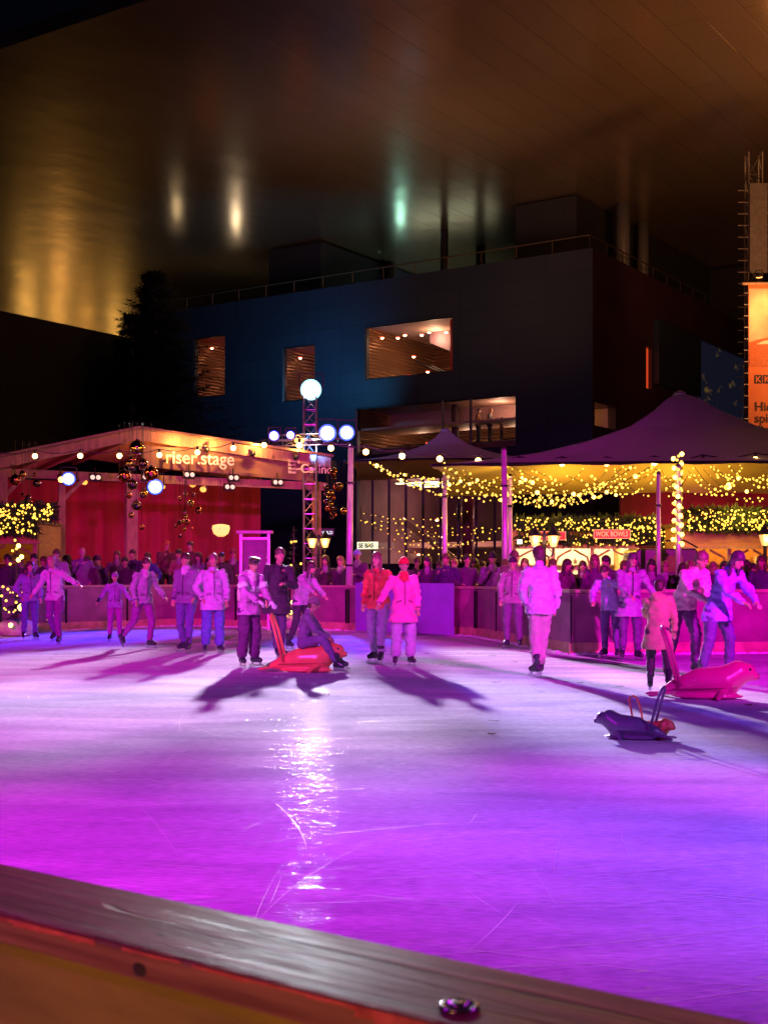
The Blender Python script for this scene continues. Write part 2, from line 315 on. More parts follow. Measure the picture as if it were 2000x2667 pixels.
# -------- rink barrier behind
panelise(navy, (.018, .024, .042), (.023, .029, .048), math.atan2(.553, -.833)); snow_m = mat('scraped_snow', (.75, .77, .82), .8, var=.1, bump=.6, bscale=30)
bar_m = mat('dark_barrier_panel', (.26, .07, .18), .5, var=.3, scale=2, bump=.05)
barp = mat('violet_barrier_panel', (.24, .13, .48), .4, var=.12, scale=2)
cap2 = mat('barrier_cap', (.4, .26, .2), .5, var=.2)
seglab = ['at far left beside the small fir', 'left of the lectern frame, below the stage', 'between the lectern frame and the violet panel', 'right of the violet panel', 'side return between back and right runs', 'below the wok stall, behind the skaters', 'at the far right']
for i in range(7):
    a, b_ = Vector((*EDGE[i], 0)), Vector((*EDGE[i + 1], 0)); d = (b_ - a); ln = d.length; ang = math.atan2(d.y, d.x)
    t = thing('rink_barrier', 'dark wooden rink barrier run ' + seglab[i], 'barrier', a, 'barrier runs round the back of the rink'); t.rotation_euler = (0, 0, ang)
    n = max(1, round(ln / 2.0)); w_ = ln / n
    for j in range(n):
        MB().box((w_ * (j + .5), .06, .56), (w_ - .02, .04, 1.06)).build('panel', bar_m, t, local=True)
    MB().box((ln / 2, .07, .11), (ln, .075, .2)).build('kick_board', mat('kick_board', (.5, .36, .2), .5, var=.25), t, local=True)
    MB().box((ln / 2, .07, 1.13), (ln + .02, .16, .06)).build('cap', cap2, t, local=True)
    for j in range(n + 1): bo = MB(); bo.box((min(ln - .04, max(.04, w_ * j)), .035, .62), (.05, .03, .86)); bo.lathe((min(ln - .04, max(.04, w_ * j)), .02, .95), [(.014, 0), (.010, .012)], 6, axis=(0, -1, 0)); bo.build('joint_strip', darkm, t, local=True)
    sn = MB(); x = .05
    while x < ln - .1: r_ = random.uniform(.03, .075); sn.ball((x, -.03 - random.random() * .05, .0), (r_ * 2.2, r_ * 1.1, r_ * .75), 8); x += r_ * 2.2
    sn.build('snow_ridge', snow_m, t, True, local=True)
pa, pb = Vector((-.60, 32.62, .03)), Vector((1.70, 30.20, .03)); pdir = (pb - pa).normalized(); pn = Vector((pdir.y, -pdir.x, 0))
if pn.y > 0: pn = -pn
pv = thing('violet_board', 'plain violet board leaning on the back barrier beside the pink-coated skater', 'board', pa)
MB().frame(pa + pn * .16, pb - pa, pn * -.04, Vector((0, 0, 1.2))).build('panel', barp, pv)
for q in (.08, .92): MB().frame(pa + (pb - pa) * q + pn * .12, pdir * .05, pn * -.08, Vector((0, 0, 1.1))).build('brace', darkm, pv)

# ============================================================ concert hall
ad = Vector((-.833, .553, 0)).normalized(); bd = Vector((.553, .833, 0)).normalized(); CO = Vector((10.54, 66, 0))
def tL(px, base=CO, d=ad): q = (px - 1000) / F; return (base.x - q * base.y) / (q * d.y - d.x)
def faceL(px, py, off=0.0):
    t = tL(px); p = CO + ad * t; return Vector((t, 0, CZ + (1500 - py) / F * p.y))
def faceR(px, py):
    t = tL(px, CO, bd); p = CO + bd * t; return Vector((t, 0, CZ + (1500 - py) / F * p.y))
hall = thing('concert_hall', 'huge dark concert hall with lit windows under a vast flat metal roof', 'building', CO)
def wall(orig, d, inward, L0, L1, z0, z1, openings, mt, name, th=.5, parent=None):
    ts = sorted({L0, L1, *[o[0] for o in openings], *[o[1] for o in openings]}); zs = sorted({z0, z1, *[o[2] for o in openings], *[o[3] for o in openings]})
    mb = MB()
    hole = lambda a, z: any(o[0] < a < o[1] and o[2] < z < o[3] for o in openings)
    for i in range(len(ts) - 1):
        for j in range(len(zs) - 1):
            if hole((ts[i] + ts[i + 1]) / 2, (zs[j] + zs[j + 1]) / 2): continue
            p = [orig + d * ts[i] + Vector((0, 0, zs[j])), orig + d * ts[i + 1] + Vector((0, 0, zs[j])), orig + d * ts[i + 1] + Vector((0, 0, zs[j + 1])), orig + d * ts[i] + Vector((0, 0, zs[j + 1]))]
            mb.quad(*p)
    for o in openings:   # reveals
        c = [orig + d * o[a] + Vector((0, 0, o[b_])) for a, b_ in ((0, 2), (1, 2), (1, 3), (0, 3))]
        for i in range(4): mb.quad(c[i], c[(i + 1) % 4], c[(i + 1) % 4] + inward * th, c[i] + inward * th)
    for i, j in ((L0, z0), (L1, z1)): pass
    mb.quad(orig + d * L0 + Vector((0, 0, z1)), orig + d * L1 + Vector((0, 0, z1)), orig + d * L1 + inward * th + Vector((0, 0, z1)), orig + d * L0 + inward * th + Vector((0, 0, z1)))
    return mb.build(name, mt, parent)
def opn(fn, x0, y0, x1, y1, xr=None):   # opening from pixel corners; horizontal in the building
    a, b_ = fn(x0, y0), fn(x1, y1); lo = fn(x1, y1)
    return a, b_
TOP = 18.0
def W(px0, px1, ytop_r, ybot_r, fn=faceL, pr=None):
    a, b_ = fn(px0, 0).x, fn(px1, 0).x; zt = fn(pr or px1, ytop_r).z; zb = fn(pr or px1, ybot_r).z
    return (min(a, b_), max(a, b_), zb, zt)
OP = {'upper': W(950, 1178, 822, 968), 'lower': W(926, 1342, 1027, 1165), 'nar1': W(504, 586, 870, 1030), 'nar2': W(735, 820, 895, 1040), 'lobby': W(925, 1334, 1222, 1470)}
LL = tL(430)
wall(CO, ad, bd, 0, LL, -.1, TOP, list(OP.values()), navy, 'front_wall', .45, hall)
OR = {'strip': W(1682, 1696, 908, 1015, faceR), 'glass': W(1811, 1948, 878, 1085, faceR, 1811), 'small': W(1548, 1603, 1062, 1120, faceR)}
wall(CO, bd, ad, 0, 30, -.1, TOP, list(OR.values()), navy2, 'side_wall', .45, hall)
# dark projecting box on the side wall
wb = W(1700, 1810, 880, 1035, faceR, 1810)
MB().frame(CO + bd * wb[0] - ad * .35 + Vector((0, 0, wb[2])), bd * (wb[1] - wb[0]), ad * .34, Vector((0, 0, wb[3] - wb[2]))).build('projecting_box', navy, hall)
# rooms behind the glass
copper = bpy.data.materials.new('rippled_copper_lining'); nt, b = nodes(copper); N = nt.nodes; L = nt.links; tc = N.new('ShaderNodeTexCoord')
wv = N.new('ShaderNodeTexWave'); wv.bands_direction = 'Z'; wv.inputs['Scale'].default_value = 1.6; wv.inputs['Distortion'].default_value = 2.5; wv.inputs['Detail'].default_value = 2; wv.inputs['Detail Scale'].default_value = .5; L.new(mapped((1, 1, 1)), wv.inputs['Vector'])
b.inputs['Base Color'].default_value = (.75, .42, .24, 1); b.inputs['Metallic'].default_value = .75; b.inputs['Roughness'].default_value = .3
bp = N.new('ShaderNodeBump'); bp.inputs['Strength'].default_value = 1; bp.inputs['Distance'].default_value = .25; L.new(wv.outputs[0], bp.inputs['Height']); L.new(bp.outputs[0], b.inputs['Normal'])
room_m = mat('room_wall', (.50, .33, .26), .7, var=.15, scale=1); roomd = mat('room_dark_wall', (.20, .11, .13), .6, var=.2, scale=1); floor_m = mat('room_floor', (.2, .12, .09), .35, var=.2)
redcol = mat('red_column', (.5, .04, .03), .5, var=.1); down_m = glow('downlight_lens', (1, .62, .3), 22); redring = glow('downlight_rim', (1, .08, .03), 2.2)
whitel = glow('fluorescent_panel', (1, .82, .55), 4.0)
def room(o, depth, back, side, name, orig=CO, d=ad, inn=bd):
    a, b_, z0, z1 = o; a -= .02; b_ += .02
    f = lambda t, s, z: orig + d * t + inn * (s + .45) + Vector((0, 0, z))
    r = MB(); r.quad(f(a, depth, z0), f(b_, depth, z0), f(b_, depth, z1), f(a, depth, z1), 0)
    r.quad(f(a, 0, z0), f(a, depth, z0), f(a, depth, z1), f(a, 0, z1), 1); r.quad(f(b_, 0, z0), f(b_, depth, z0), f(b_, depth, z1), f(b_, 0, z1), 0)
    r.quad(f(a, 0, z0), f(b_, 0, z0), f(b_, depth, z0), f(a, depth, z0), 2); r.quad(f(a, 0, z1), f(b_, 0, z1), f(b_, depth, z1), f(a, depth, z1), 1)
    return r.build(name, [back, side, floor_m], hall), f
def panes(o, name, ms, muls, orig=CO, d=ad, inn=bd, gl=None):
    a, b_, z0, z1 = o; f = lambda t, s, z: orig + d * t + inn * s + Vector((0, 0, z)); fr = MB()
    for t in [a, b_] + muls: fr.bar(f(t, .1, z0), f(t, .1, z1), .10 if t in (a, b_) else .14)
    for z in (z0 + .04, z1 - .04): fr.bar(f(a, .1, z), f(b_, .1, z), .08)
    w_ = fr.build('window', ms, hall)
    gq = MB().frame(f(a, .12, z0), d * (b_ - a), inn * .02, Vector((0, 0, z1 - z0)))
    p = gq.build('pane', gl, w_); return w_
glass = bpy.data.materials.new('window_glass'); nt, b = nodes(glass); N = nt.nodes; L = nt.links
tr = N.new('ShaderNodeBsdfTransparent'); tr.inputs[0].default_value = (.92, .9, .9, 1); gb = N.new('ShaderNodeBsdfGlossy'); gb.inputs['Roughness'].default_value = .03; ms_ = N.new('ShaderNodeMixShader'); fz = N.new('ShaderNodeFresnel')
fz.inputs[0].default_value = 1.35; L.new(fz.outputs[0], ms_.inputs[0]); L.new(tr.outputs[0], ms_.inputs[1]); L.new(gb.outputs[0], ms_.inputs[2]); L.new(ms_.outputs[0], N['Material Output'].inputs[0])
def downlight(f, t, s, z):
    p = f(t, s, z); MB().lathe(p - Vector((0, 0, .08)), [(.05, 0), (.12, 0), (.12, .06)], 10).build('downlight', redring, hall); 
    MB().ball(p - Vector((0, 0, .1)), (.09, .09, .05), 8).build('downlight_lens', down_m, hall)
r_, f = room(OP['upper'], 7, copper, room_m, 'upper_foyer')
a, b_, z0, z1 = OP['upper']
for q in (.02, .15, .29, .43, .57, .71, .86): 
    downlight(f, b_ - (b_ - a) * q - .1, 1.0 + .5 * (round(q * 7) % 2), z1 - .35)
for q, s, z in ((.08, 4, 2.0), (.14, 5, 1.2), (.2, 5, 1.0), (.72, 5, 2.3), (.03, 4, .9)): downlight(f, b_ - (b_ - a) * q, s, z0 + z)
c0 = f(a + (b_ - a) * .1, .6, z0); MB().tube([c0, c0 + Vector((0, 0, z1 - z0))], .17, 16).build('column', redcol, hall, True)
st = MB(); st.frame(f(b_ - .36 * (b_ - a), 2.2, z1), ad * -3.2, bd * 1.5, Vector((0, 0, .01)))
st = MB(); pA, pB = f(b_ - .38 * (b_ - a), 3, z1 - .6), f(a + .2, 3, z0 + .9)
st.quad(pA, pB, pB + Vector((0, 0, 2.4)), pA + Vector((0, 0, .6))); st.quad(pA + bd * 2, pB + bd * 2, pB, pA); st.build('staircase', roomd, hall)
hr = MB(); hr.tube([f(b_ - .3 * (b_ - a), 2.2, z0 + 1.3), f(b_ - .78 * (b_ - a), 2.2, z0)], .035, 6); hr.tube([f(b_ - .5 * (b_ - a), 2.0, z0 + .9), f(b_ - .85 * (b_ - a), 2.0, z0)], .035, 6); hr.build('handrail', darkm, hall)
point('foyer_light', f((a + b_) / 2, 2.5, z1 - .5), (1, .62, .36), 150, .3); point('foyer_light', f(a + 1.0, 5, z0 + .6), (1, .72, .45), 110, .3)
panes(OP['upper'], 'w', darkm, [], gl=glass)
r_, f = room(OP['lower'], 9, copper, room_m, 'lower_foyer')
a, b_, z0, z1 = OP['lower']; wd = b_ - a
MB().frame(f(a, .05, z1 - 1.25), ad * wd, bd * 3.0, Vector((0, 0, .12))).build('ceiling_soffit', room_m, hall)
MB().quad(f(a, 3.0, z1 - 1.2), f(b_, 3.0, z1 - 1.2), f(b_, 3.1, z1), f(a, 3.1, z1)).build('bulkhead', mat('pink_plaster', (.5, .3, .26), .6, var=.1), hall)
for q, s, z in ((.10, 3.5, 1.35), (.27, 3.5, 1.35), (.42, 3.5, 1.3), (.58, 3.5, 1.35), (.73, 3.5, 1.3), (.9, 4, 1.3), (.9, 6, .9), (.96, 5, .8), (.08, 6, .8), (.15, 7, .6)): downlight(f, b_ - wd * q, s, z0 + z + .55)
for q in (.53,): c0 = f(b_ - wd * q, 1.5, z0); MB().tube([c0, c0 + Vector((0, 0, z1 - z0))], .22, 12).build('column', mat('brown_column', (.12, .07, .07), .5, var=.1), hall, True)
rl_ = MB()
for q0, q1 in ((.05, .35), (.4, .5), (.78, 1.0)):
    rl_.bar(f(b_ - wd * q0, 2, z0 + .75), f(b_ - wd * q1, 2, z0 + .75), .06)
    for j in range(7): qq = q0 + (q1 - q0) * j / 6; rl_.bar(f(b_ - wd * qq, 2, z0), f(b_ - wd * qq, 2, z0 + .75), .04)
rl_.build('balustrade', darkm, hall)
for q in (.2, .5, .8): point('foyer_light', f(b_ - wd * q, 3.6, z1 - 1.4), (1, .62, .4), 110, .3)
point('foyer_light', f(a + 2, 1.6, z1 - .5), (1, .6, .4), 80, .2)
panes(OP['lower'], 'w', darkm, [a + wd * .27, a + wd * .44], gl=glass)
for nm in ('nar1', 'nar2'):
    r_, f = room(OP[nm], 5, copper, mat('garnet_wall', (.22, .05, .06), .5, var=.2), 'stair_room'); a, b_, z0, z1 = OP[nm]
    for q, s, z in ((.1, 1, z1 - .4), (.5, 1.5, z1 - .3), (.9, 1, z1 - .35), (.45, 2, z1 - .9), (.7, 2.5, z1 - 1.4)): downlight(f, a + (b_ - a) * q, s, z)
    point('foyer_light', f((a + b_) / 2, 2.5, z1 - 1.6), (1, .5, .35), 45, .2); panes(OP[nm], 'w', darkm, [], gl=glass)
# lobby
r_, f = room(OP['lobby'], 12, roomd, mat('lobby_wall', (.34, .14, .18), .6, var=.3, scale=.6), 'lobby'); a, b_, z0, z1 = OP['lobby']; wd = b_ - a
for i in range(3): MB().frame(f(b_ - wd * .08 - 1.1 * i * .0, 2.5 + i * 1.3, z1 - .25 - .02 * i), ad * -3.6, bd * .35, Vector((0, 0, .06))).build('light_panel', whitel, hall)
for q0, q1, z, s in ((.27, .35, 1.55, 6), (.36, .5, 1.5, 7), (.68, .76, 1.45, 5)): MB().frame(f(b_ - wd * q0, s, z), ad * -(q1 - q0) * wd, bd * .1, Vector((0, 0, .22))).build('counter_light', whitel, hall)
for q, z, s in ((.05, 4.9, 4), (.21, 4.8, 5), (.05, 4.2, 6), (.06, 3.9, 8), (.12, 3.3, 7), (.02, 2.8, 6), (.3, 3.0, 7), (.16, 2.0, 6), (.55, 2.1, 7), (.6, 2.8, 8), (.83, 2.2, 6)): downlight(f, b_ - wd * q, s, z)
cl = MB()
for q in (.62, .87): c0 = f(b_ - wd * q, 1.5, z0); cl = MB().tube([c0, c0 + Vector((0, 0, z1 - z0))], .35, 14); cl.build('column', mat('lobby_column', (.3, .12, .13), .5, var=.15), hall, True)
esc = MB()
for q, dz in ((.02, 0), (.06, 0)): esc.frame(f(b_ - wd * q, 4, 4.6), f(b_ - wd * (q + .62), 4, .4) - f(b_ - wd * q, 4, 4.6), bd * .15, Vector((0, 0, .18)))
esc.build('escalator', mat('escalator_side', (.5, .35, .3), .3, .6, var=.1), hall)
fl = MB().frame(f(a, 5, 3.1), ad * wd, bd * 6.5, Vector((0, 0, .3))); fl.build('mezzanine', room_m, hall)
for q, z in ((.15, 2.4), (.45, 2.3), (.75, 2.2), (.3, 5.2), (.7, 5.0)): point('lobby_light', f(b_ - wd * q, 4.2, z), (1, .5, .42), 110, .3)
panes(OP['lobby'], 'w', darkm, [a + wd * k / 9 for k in range(1, 9)], gl=glass)
sgn = thing('lit_sign', 'small white illuminated sign hanging in the glass lobby', 'sign', f(b_ - wd * .2, -1.2, 2.5))
p0 = f(b_ - wd * .065, -1.2, 2.9); MB().frame(p0, ad * -1.35, bd * .1, Vector((0, 0, .40))).build('sign_panel', glow('sign_white', (1, .93, .62), 1.3), sgn)
text('SE BAS', .34, p0 - ad * .12 + Vector((0, 0, .08)) - bd * .03, -ad, mat('sign_black', (.02, .02, .02), .6, var=0), sgn, bold=.01)
MB().tube([p0 + Vector((.2, .05, .4)), p0 + Vector((.2, .05, 2.4))], .02, 5).tube([p0 - ad * 1.1 + Vector((0, .05, .4)), p0 - ad * 1.1 + Vector((0, .05, 2.4))], .02, 5).build('hanger', darkm, sgn)
# side windows
MB().frame(CO + bd * OR['strip'][0] + ad * .2 + Vector((0, 0, OR['strip'][2])), bd * (OR['strip'][1] - OR['strip'][0]), ad * .02, Vector((0, 0, OR['strip'][3] - OR['strip'][2]))).build('window_strip', mat('red_lit_glass', (.5, .05, .02), .4, var=.3, emit=(1, .09, .02), es=.55), hall)
gm = bpy.data.materials.new('painted_reflection_glazing'); nt, b = nodes(gm); N = nt.nodes; L = nt.links; tc = N.new('ShaderNodeTexCoord')
b.inputs['Roughness'].default_value = .2; b.inputs['Base Color'].default_value = (.03, .035, .06, 1); b.inputs['Emission Strength'].default_value = 1
L.new(ramp(nz(mapped((.6, .6, 1.3)), .8, 3), .56, .74, (.004, .005, .012, 1), (.16, .09, .015, 1)), b.inputs['Emission Color'])  # gold reflections on the glass painted in as glowing patches
MB().frame(CO + bd * OR['glass'][0] + ad * .2 + Vector((0, 0, OR['glass'][2])), bd * (OR['glass'][1] - OR['glass'][0]), ad * .02, Vector((0, 0, OR['glass'][3] - OR['glass'][2]))).build('glazing', gm, hall)
so = OR['small']; rr, f = room(so, 4, room_m, roomd, 'side_room', CO, bd, ad)
for z in (.3, .75, 1.15): MB().frame(f(so[0] + .6, 1.5, so[2] + z), bd * 1.3, ad * .05, Vector((0, 0, .06))).build('shelf_light', glow('shelf_strip', (1, .45, .08), 3), hall)
point('foyer_light', f(so[0] + 1, 1.5, so[3] - .3), (1, .45, .2), 22, .2)
# terrace: floor, railing, set-back storeys, columns
back = 45
MB().quad(CO + Vector((0, 0, TOP - .3)), CO + ad * LL + Vector((0, 0, TOP - .3)), CO + ad * LL + bd * back + Vector((0, 0, TOP - .3)), CO + bd * back + Vector((0, 0, TOP - .3))).build('terrace_floor', mat('terrace_floor', (.06, .06, .07), .5, var=.2), hall)
rlg = MB(); zt = TOP + .75
ra = CO + ad * .3 + bd * .3
for z in (zt,): rlg.tube([ra + Vector((0, 0, z)), ra + ad * (LL - .5) + Vector((0, 0, z))], .035, 6); rlg.tube([ra + Vector((0, 0, z)), ra + bd * 29 + Vector((0, 0, z))], .035, 6)
for i in range(14): rlg.tube([ra + ad * (i * 2.1) + Vector((0, 0, TOP - .1)), ra + ad * (i * 2.1) + Vector((0, 0, zt))], .03, 5); rlg.tube([ra + bd * (i * 2.1) + Vector((0, 0, TOP - .1)), ra + bd * (i * 2.1) + Vector((0, 0, zt))], .03, 5)
rlg.build('roof_railing', mat('bronze_railing', (.07, .045, .03), .5, .3, var=.1), hall)
H = 22.5
for px, D, r in ((1157, 80, .24), (1250, 84, .33), (1016, 88, .42), (1620, 74, .42), (1673, 78, .35), (918, 86, .4)):
    p = at(px, 1500, D); MB().tube([(p.x, p.y, TOP - .3), (p.x, p.y, H)], r, 16).build('column', mat('roof_column', (.10, .10, .12), .5, var=.1), hall, True)
def block(px0, px1, D, h, mt, name='upper_storey', dep=9):
    a = at(px0, 1500, D); c = CO + ad * tL(px0) + bd * 0; 
    qa = at(px1, 1500, D); base = Vector((qa.x, qa.y, TOP - .3)); wdt = (qa - a).length
    MB().frame(base, ad * wdt * 1.05, bd * dep, Vector((0, 0, h))).build(name, mt, hall)
block(672, 835, 82, 4.7, mat('storey_dark', (.03, .035, .07), .5, var=.2), dep=18); block(1330, 1500, 72, 4.7, mat('storey_dark2', (.02, .02, .024), .5, var=.2), dep=26)
block(1700, 1960, 88, 4.7, MC['storey_dark2'], dep=24)
# side return walls so the block is closed
MB().quad(CO + ad * LL + Vector((0, 0, -.1)), CO + ad * LL + bd * back + Vector((0, 0, -.1)), CO + ad * LL + bd * back + Vector((0, 0, TOP)), CO + ad * LL + Vector((0, 0, TOP))).build('end_wall', navy, hall)
# the great roof
roof_m = bpy.data.materials.new('roof_soffit_panels'); nt, b = nodes(roof_m); N = nt.nodes; L = nt.links; tc = N.new('ShaderNodeTexCoord')
ang = math.atan2(bd.y, bd.x)
br = N.new('ShaderNodeTexBrick'); br.offset = .5; br.inputs['Scale'].default_value = 1; br.inputs['Mortar Size'].default_value = .022; br.inputs['Mortar Smooth'].default_value = .1; br.inputs['Brick Width'].default_value = 13; br.inputs['Row Height'].default_value = 1.5
br.inputs['Color1'].default_value = (.56, .40, .26, 1); br.inputs['Color2'].default_value = (.50, .36, .235, 1); br.inputs['Mortar'].default_value = (.34, .25, .17, 1)
mpx = N.new('ShaderNodeMapping'); mpx.vector_type = 'POINT'; mpx.inputs['Rotation'].default_value = (0, 0, -ang); L.new(tc.outputs['Object'], mpx.inputs[0]); L.new(mpx.outputs[0], br.inputs['Vector'])
L.new(br.outputs['Color'], b.inputs['Base Color']); b.inputs['Metallic'].default_value = .85
L.new(math_('MULTIPLY_ADD', nz(tc.outputs['Object'], .15, 3), .10, .17), b.inputs['Roughness'])
bp = N.new('ShaderNodeBump'); bp.inputs['Strength'].default_value = .5; bp.inputs['Distance'].default_value = .05
wvy = nz(mapped((1, 1, 1), -ang), .35, 3); L.new(math_('ADD', wvy, math_('MULTIPLY', br.outputs['Fac'], -.15)), bp.inputs['Height']); L.new(bp.outputs[0], b.inputs['Normal'])
P0 = at(0, 128, 21.1 * F / 1372); P0.z = H
roof = MB(); e0, e1 = P0 + ad * 60, P0 - ad * 110
roof.frame(e1, e0 - e1, bd * 150, Vector((0, 0, .6)))
roof.build('roof', roof_m, hall)
# left wing
wing = thing('side_wing', 'low black wing of the concert hall at the left edge', 'building', at(0, 1500, 59) * Vector((1, 1, 0)))
wp = at(0, 1500, 59); wp.z = -.1
MB().frame(wp - bd * 22, bd * 33, -ad * -30, Vector((0, 0, 13.5))).build('wall', mat('black_cladding', (.006, .008, .018), .7, var=.2, scale=.4), wing)
for px, py, W_, c in ((70, 800, 9000, (1, .55, .12)), (150, 830, 7000, (1, .52, .1)), (225, 850, 6000, (1, .5, .1)), (300, 860, 8000, (1, .55, .12)), (160, 690, 5000, (1, .5, .12))):
    e = (1500 - py) / F; D = 2 * (H - CZ) / e * .97; point('city_light', ((px - 1000) / F * D, D, 2.0), c, W_ * .09, .9)
for px, py, W_, c, r in ((460, 535, 130, (.9, .75, .45), .15), (615, 560, 420, (1, .85, .6), .22), (1043, 550, 420, (.35, .9, .8), .22), (972, 625, 500, (1, .5, .14), .18), (773, 590, 60, (1, .7, .25), .12), (1588, 490, 220, (1, .55, .2), .16)):
    e = (1500 - py) / F; D = (2 * H - 19 - CZ) / e; point('terrace_light', ((px - 1000) / F * D, D, 19), c, W_ * .16, r * .8)
ar = bpy.data.lights.new('terrace_uplight', 'AREA'); ar.energy = 110; ar.color = (.85, 1, .75); ar.shape = 'RECTANGLE'; ar.size = 11; ar.size_y = 2.5
ao = bpy.data.objects.new('terrace_uplight', ar); C.objects.link(ao); ao.location = at(1100, 1500, 90) * Vector((1, 1, 0)) + Vector((0, 0, 18.6)); ao.rotation_euler = (R(180), 0, math.atan2(-ad.y, -ad.x))
# unseen upward spots added to warm the soffit like city glow
for loc, to, W_, c, a_ in (((-30, 45, 6), (-24, 60, H), 3400, (1, .55, .22), 120), ((22, 40, 8), (19, 50, H), 19000, (1, .40, .14), 120), ((2, 58, 12), (0, 66, H), 3200, (1, .5, .28), 150), ((10, 47, 8), (9, 58, H), 3000, (1, .42, .2), 120)): spot('soffit_fill_light', loc, to, c, W_, a_, 1, 1.5)
point('poster_reflection_fill', (17.5, 54, 19), (1, .42, .14), 420, 1.2)  # unseen light added under the soffit to imitate the poster's reflection
spot('facade_glare_fill', at(720, 985, 69), at(760, 900, 79), (.03, .30, .62), 3400, 140, 1, .5)  # added blue light imitating the lamps' lens glare over the facade
spot('facade_glare_fill', (-2.5, 44, 5.5), (2, 74, 10), (.03, .10, .45), 8000, 90, 1, .5)  # second added light for the same glare
# ============================================================ masts, lamps, stage, tents, stalls
lens_w = glow('flood_lens', (.85, .96, 1), 120); lens_b = glow('blue_lens', (.25, .30, 1.0), 14); lens_bw = glow('blue_white_lens', (.42, .5, 1.0), 14)
warm = glow('warm_bulb', (1, .50, .12), 22); gold = glow('gold_bulb', (1, .50, .05), 3.6); amber = glow('amber_lens', (1, .35, .05), 12)
RIM = {'flood_lens': glow('flood_halo', (.35, .8, 1), 2.2), 'blue_lens': glow('blue_halo', (.03, .04, 1), 1.6), 'blue_white_lens': glow('bluewhite_halo', (.05, .12, 1), 2.0)}  # glowing rings added to imitate the halo round each lens
def lamp_head(name, label, loc, r, lens, group=None, aim=(0, -1, -.15), yoke=True):
    t = thing(name, label, 'lamp', loc, group); loc = Vector(loc); ax = Vector(aim).normalized()
    MB().lathe(loc - ax * r * 1.5, [(r * .35, 0), (r * .75, r * .3), (r * .95, r * .9), (r * 1.05, r * 1.45), (r * .98, r * 1.45)], 18, axis=ax).build('housing', darkm, t, True)
    rim_ = RIM.get(lens.name)
    if rim_: MB().lathe(loc - ax * r * .06, [(r * .98, 0), (r * .97, r * .06), (r * .8, r * .1), (r * .7, r * .1)], 24, axis=ax).build('halo_ring', rim_, t, True)
    q_ = .76 if rim_ else .97; MB().lathe(loc - ax * r * .0, [(r * q_, 0), (r * q_ * .95, r * .10), (r * .5, r * .17), (r * .1, r * .19)], 20, axis=ax).build('lens', lens, t, True)
    if yoke:
        y = MB(); s = ax.cross(Vector((0, 0, 1))).normalized() * r * 1.12; q = loc - ax * r * .7
        y.bar(q - s, q - s + Vector((0, 0, r * 1.5)), .03); y.bar(q + s, q + s + Vector((0, 0, r * 1.5)), .03); y.bar(q - s + Vector((0, 0, r * 1.5)), q + s + Vector((0, 0, r * 1.5)), .03); y.build('yoke', darkm, t)
    return t
def truss(mb, a, b_, w_, step, r=.02, n=5):
    a, b_ = Vector(a), Vector(b_); d = (b_ - a).normalized(); x = d.orthogonal().normalized() if abs(d.z) < .5 else Vector((1, 0, 0)); y = d.cross(x).normalized(); x = y.cross(d).normalized(); L_ = (b_ - a).length
    cs = [(x * sx + y * sy) * w_ / 2 for sx, sy in ((-1, -1), (1, -1), (1, 1), (-1, 1))]
    for c in cs: mb.tube([a + c, b_ + c], r, 6)
    k = int(L_ / step)
    for i in range(k):
        p, q = a + d * (L_ * i / k), a + d * (L_ * (i + 1) / k)
        for j in range(4):
            c0, c1 = cs[j], cs[(j + 1) % 4]; mb.tube([p + c0, q + c1] if i % 2 else [p + c1, q + c0], r * .6, n)
            mb.tube([p + c0, p + c1], r * .5, 4)
mast = thing('lighting_mast', 'tall truss mast carrying the bright flood lamp and blue stage lamps', 'mast', at(808, 1500, 44.2) * Vector((1, 1, 0)))
q = MB(); p = at(808, 1500, 44.2); truss(q, (p.x, p.y, 0), (p.x, p.y, 7.5), .42, .5, .028); q.build('tower', steel, mast)
q = MB(); truss(q, at(700, 1148, 43.6) + Vector((0, 0, .0)), at(915, 1142, 43.6), .26, .4, .02); q.build('cross_truss', steel, mast)
MB().box((p.x, p.y, .06), (1.2, 1.2, .12)).build('base_plate', darkm, mast)
lamp_head('flood_lamp', 'dazzling white round flood lamp on top of the truss mast', STAR, .36, lens_w)
for (x, y), lab, r, ln in zip(BLUE, ('blue lamp at the left end of the mast crossbar', 'smaller blue lamp second from left on the mast crossbar', 'large blue-white lamp just right of the mast', 'blue-white lamp at the right end of the mast crossbar'), (.18, .15, .30, .27), (lens_b, lens_b, lens_bw, lens_bw)):
    lamp_head('stage_lamp', lab, at(x, y, 43.3), r, ln, 'blue stage lamps on the mast crossbar')
for x, y, lab in ((773, 1147, 'left'), (786, 1147, 'right')): lamp_head('small_spotlight', f'small amber spotlight below the mast crossbar, {lab} one of the pair', at(x, y, 43.0), .07, amber, 'amber spotlights under the mast crossbar', yoke=False)

# slim poles
def pole(px, pt, D, r, label, mt=steel, grp='slim poles round the back of the rink', bx=None):
    a = at(bx or px, 1500, D); b_ = at(px, pt, D); t = thing('pole', label, 'pole', (a.x, a.y, 0), grp)
    MB().tube([(a.x, a.y, 0), b_], [r * 1.15, r * .85], 12).build('shaft', mt, t, True)
    MB().lathe((a.x, a.y, 0), [(.16, 0), (.16, .02), (r * 1.6, .04), (r * 1.4, .12)], 14).build('foot', darkm, t)
    cl = MB()
    for k in (.35, .8): c = Vector((a.x, a.y, 0)).lerp(b_, k); cl.lathe(c, [(r * 1.25, 0), (r * 1.25, .05)], 12)
    cl.build('clamp', darkm, t); MB().lathe(b_, [(r * .95, 0), (r * .9, .05), (.01, .07)], 10).build('cap', darkm, t)
polem = mat('pale_pole', (.55, .52, .5), .35, .3, var=.1)
pole(914, 1165, 33.5, .085, 'pale slim pole standing just right of the lighting mast', polem, bx=908)
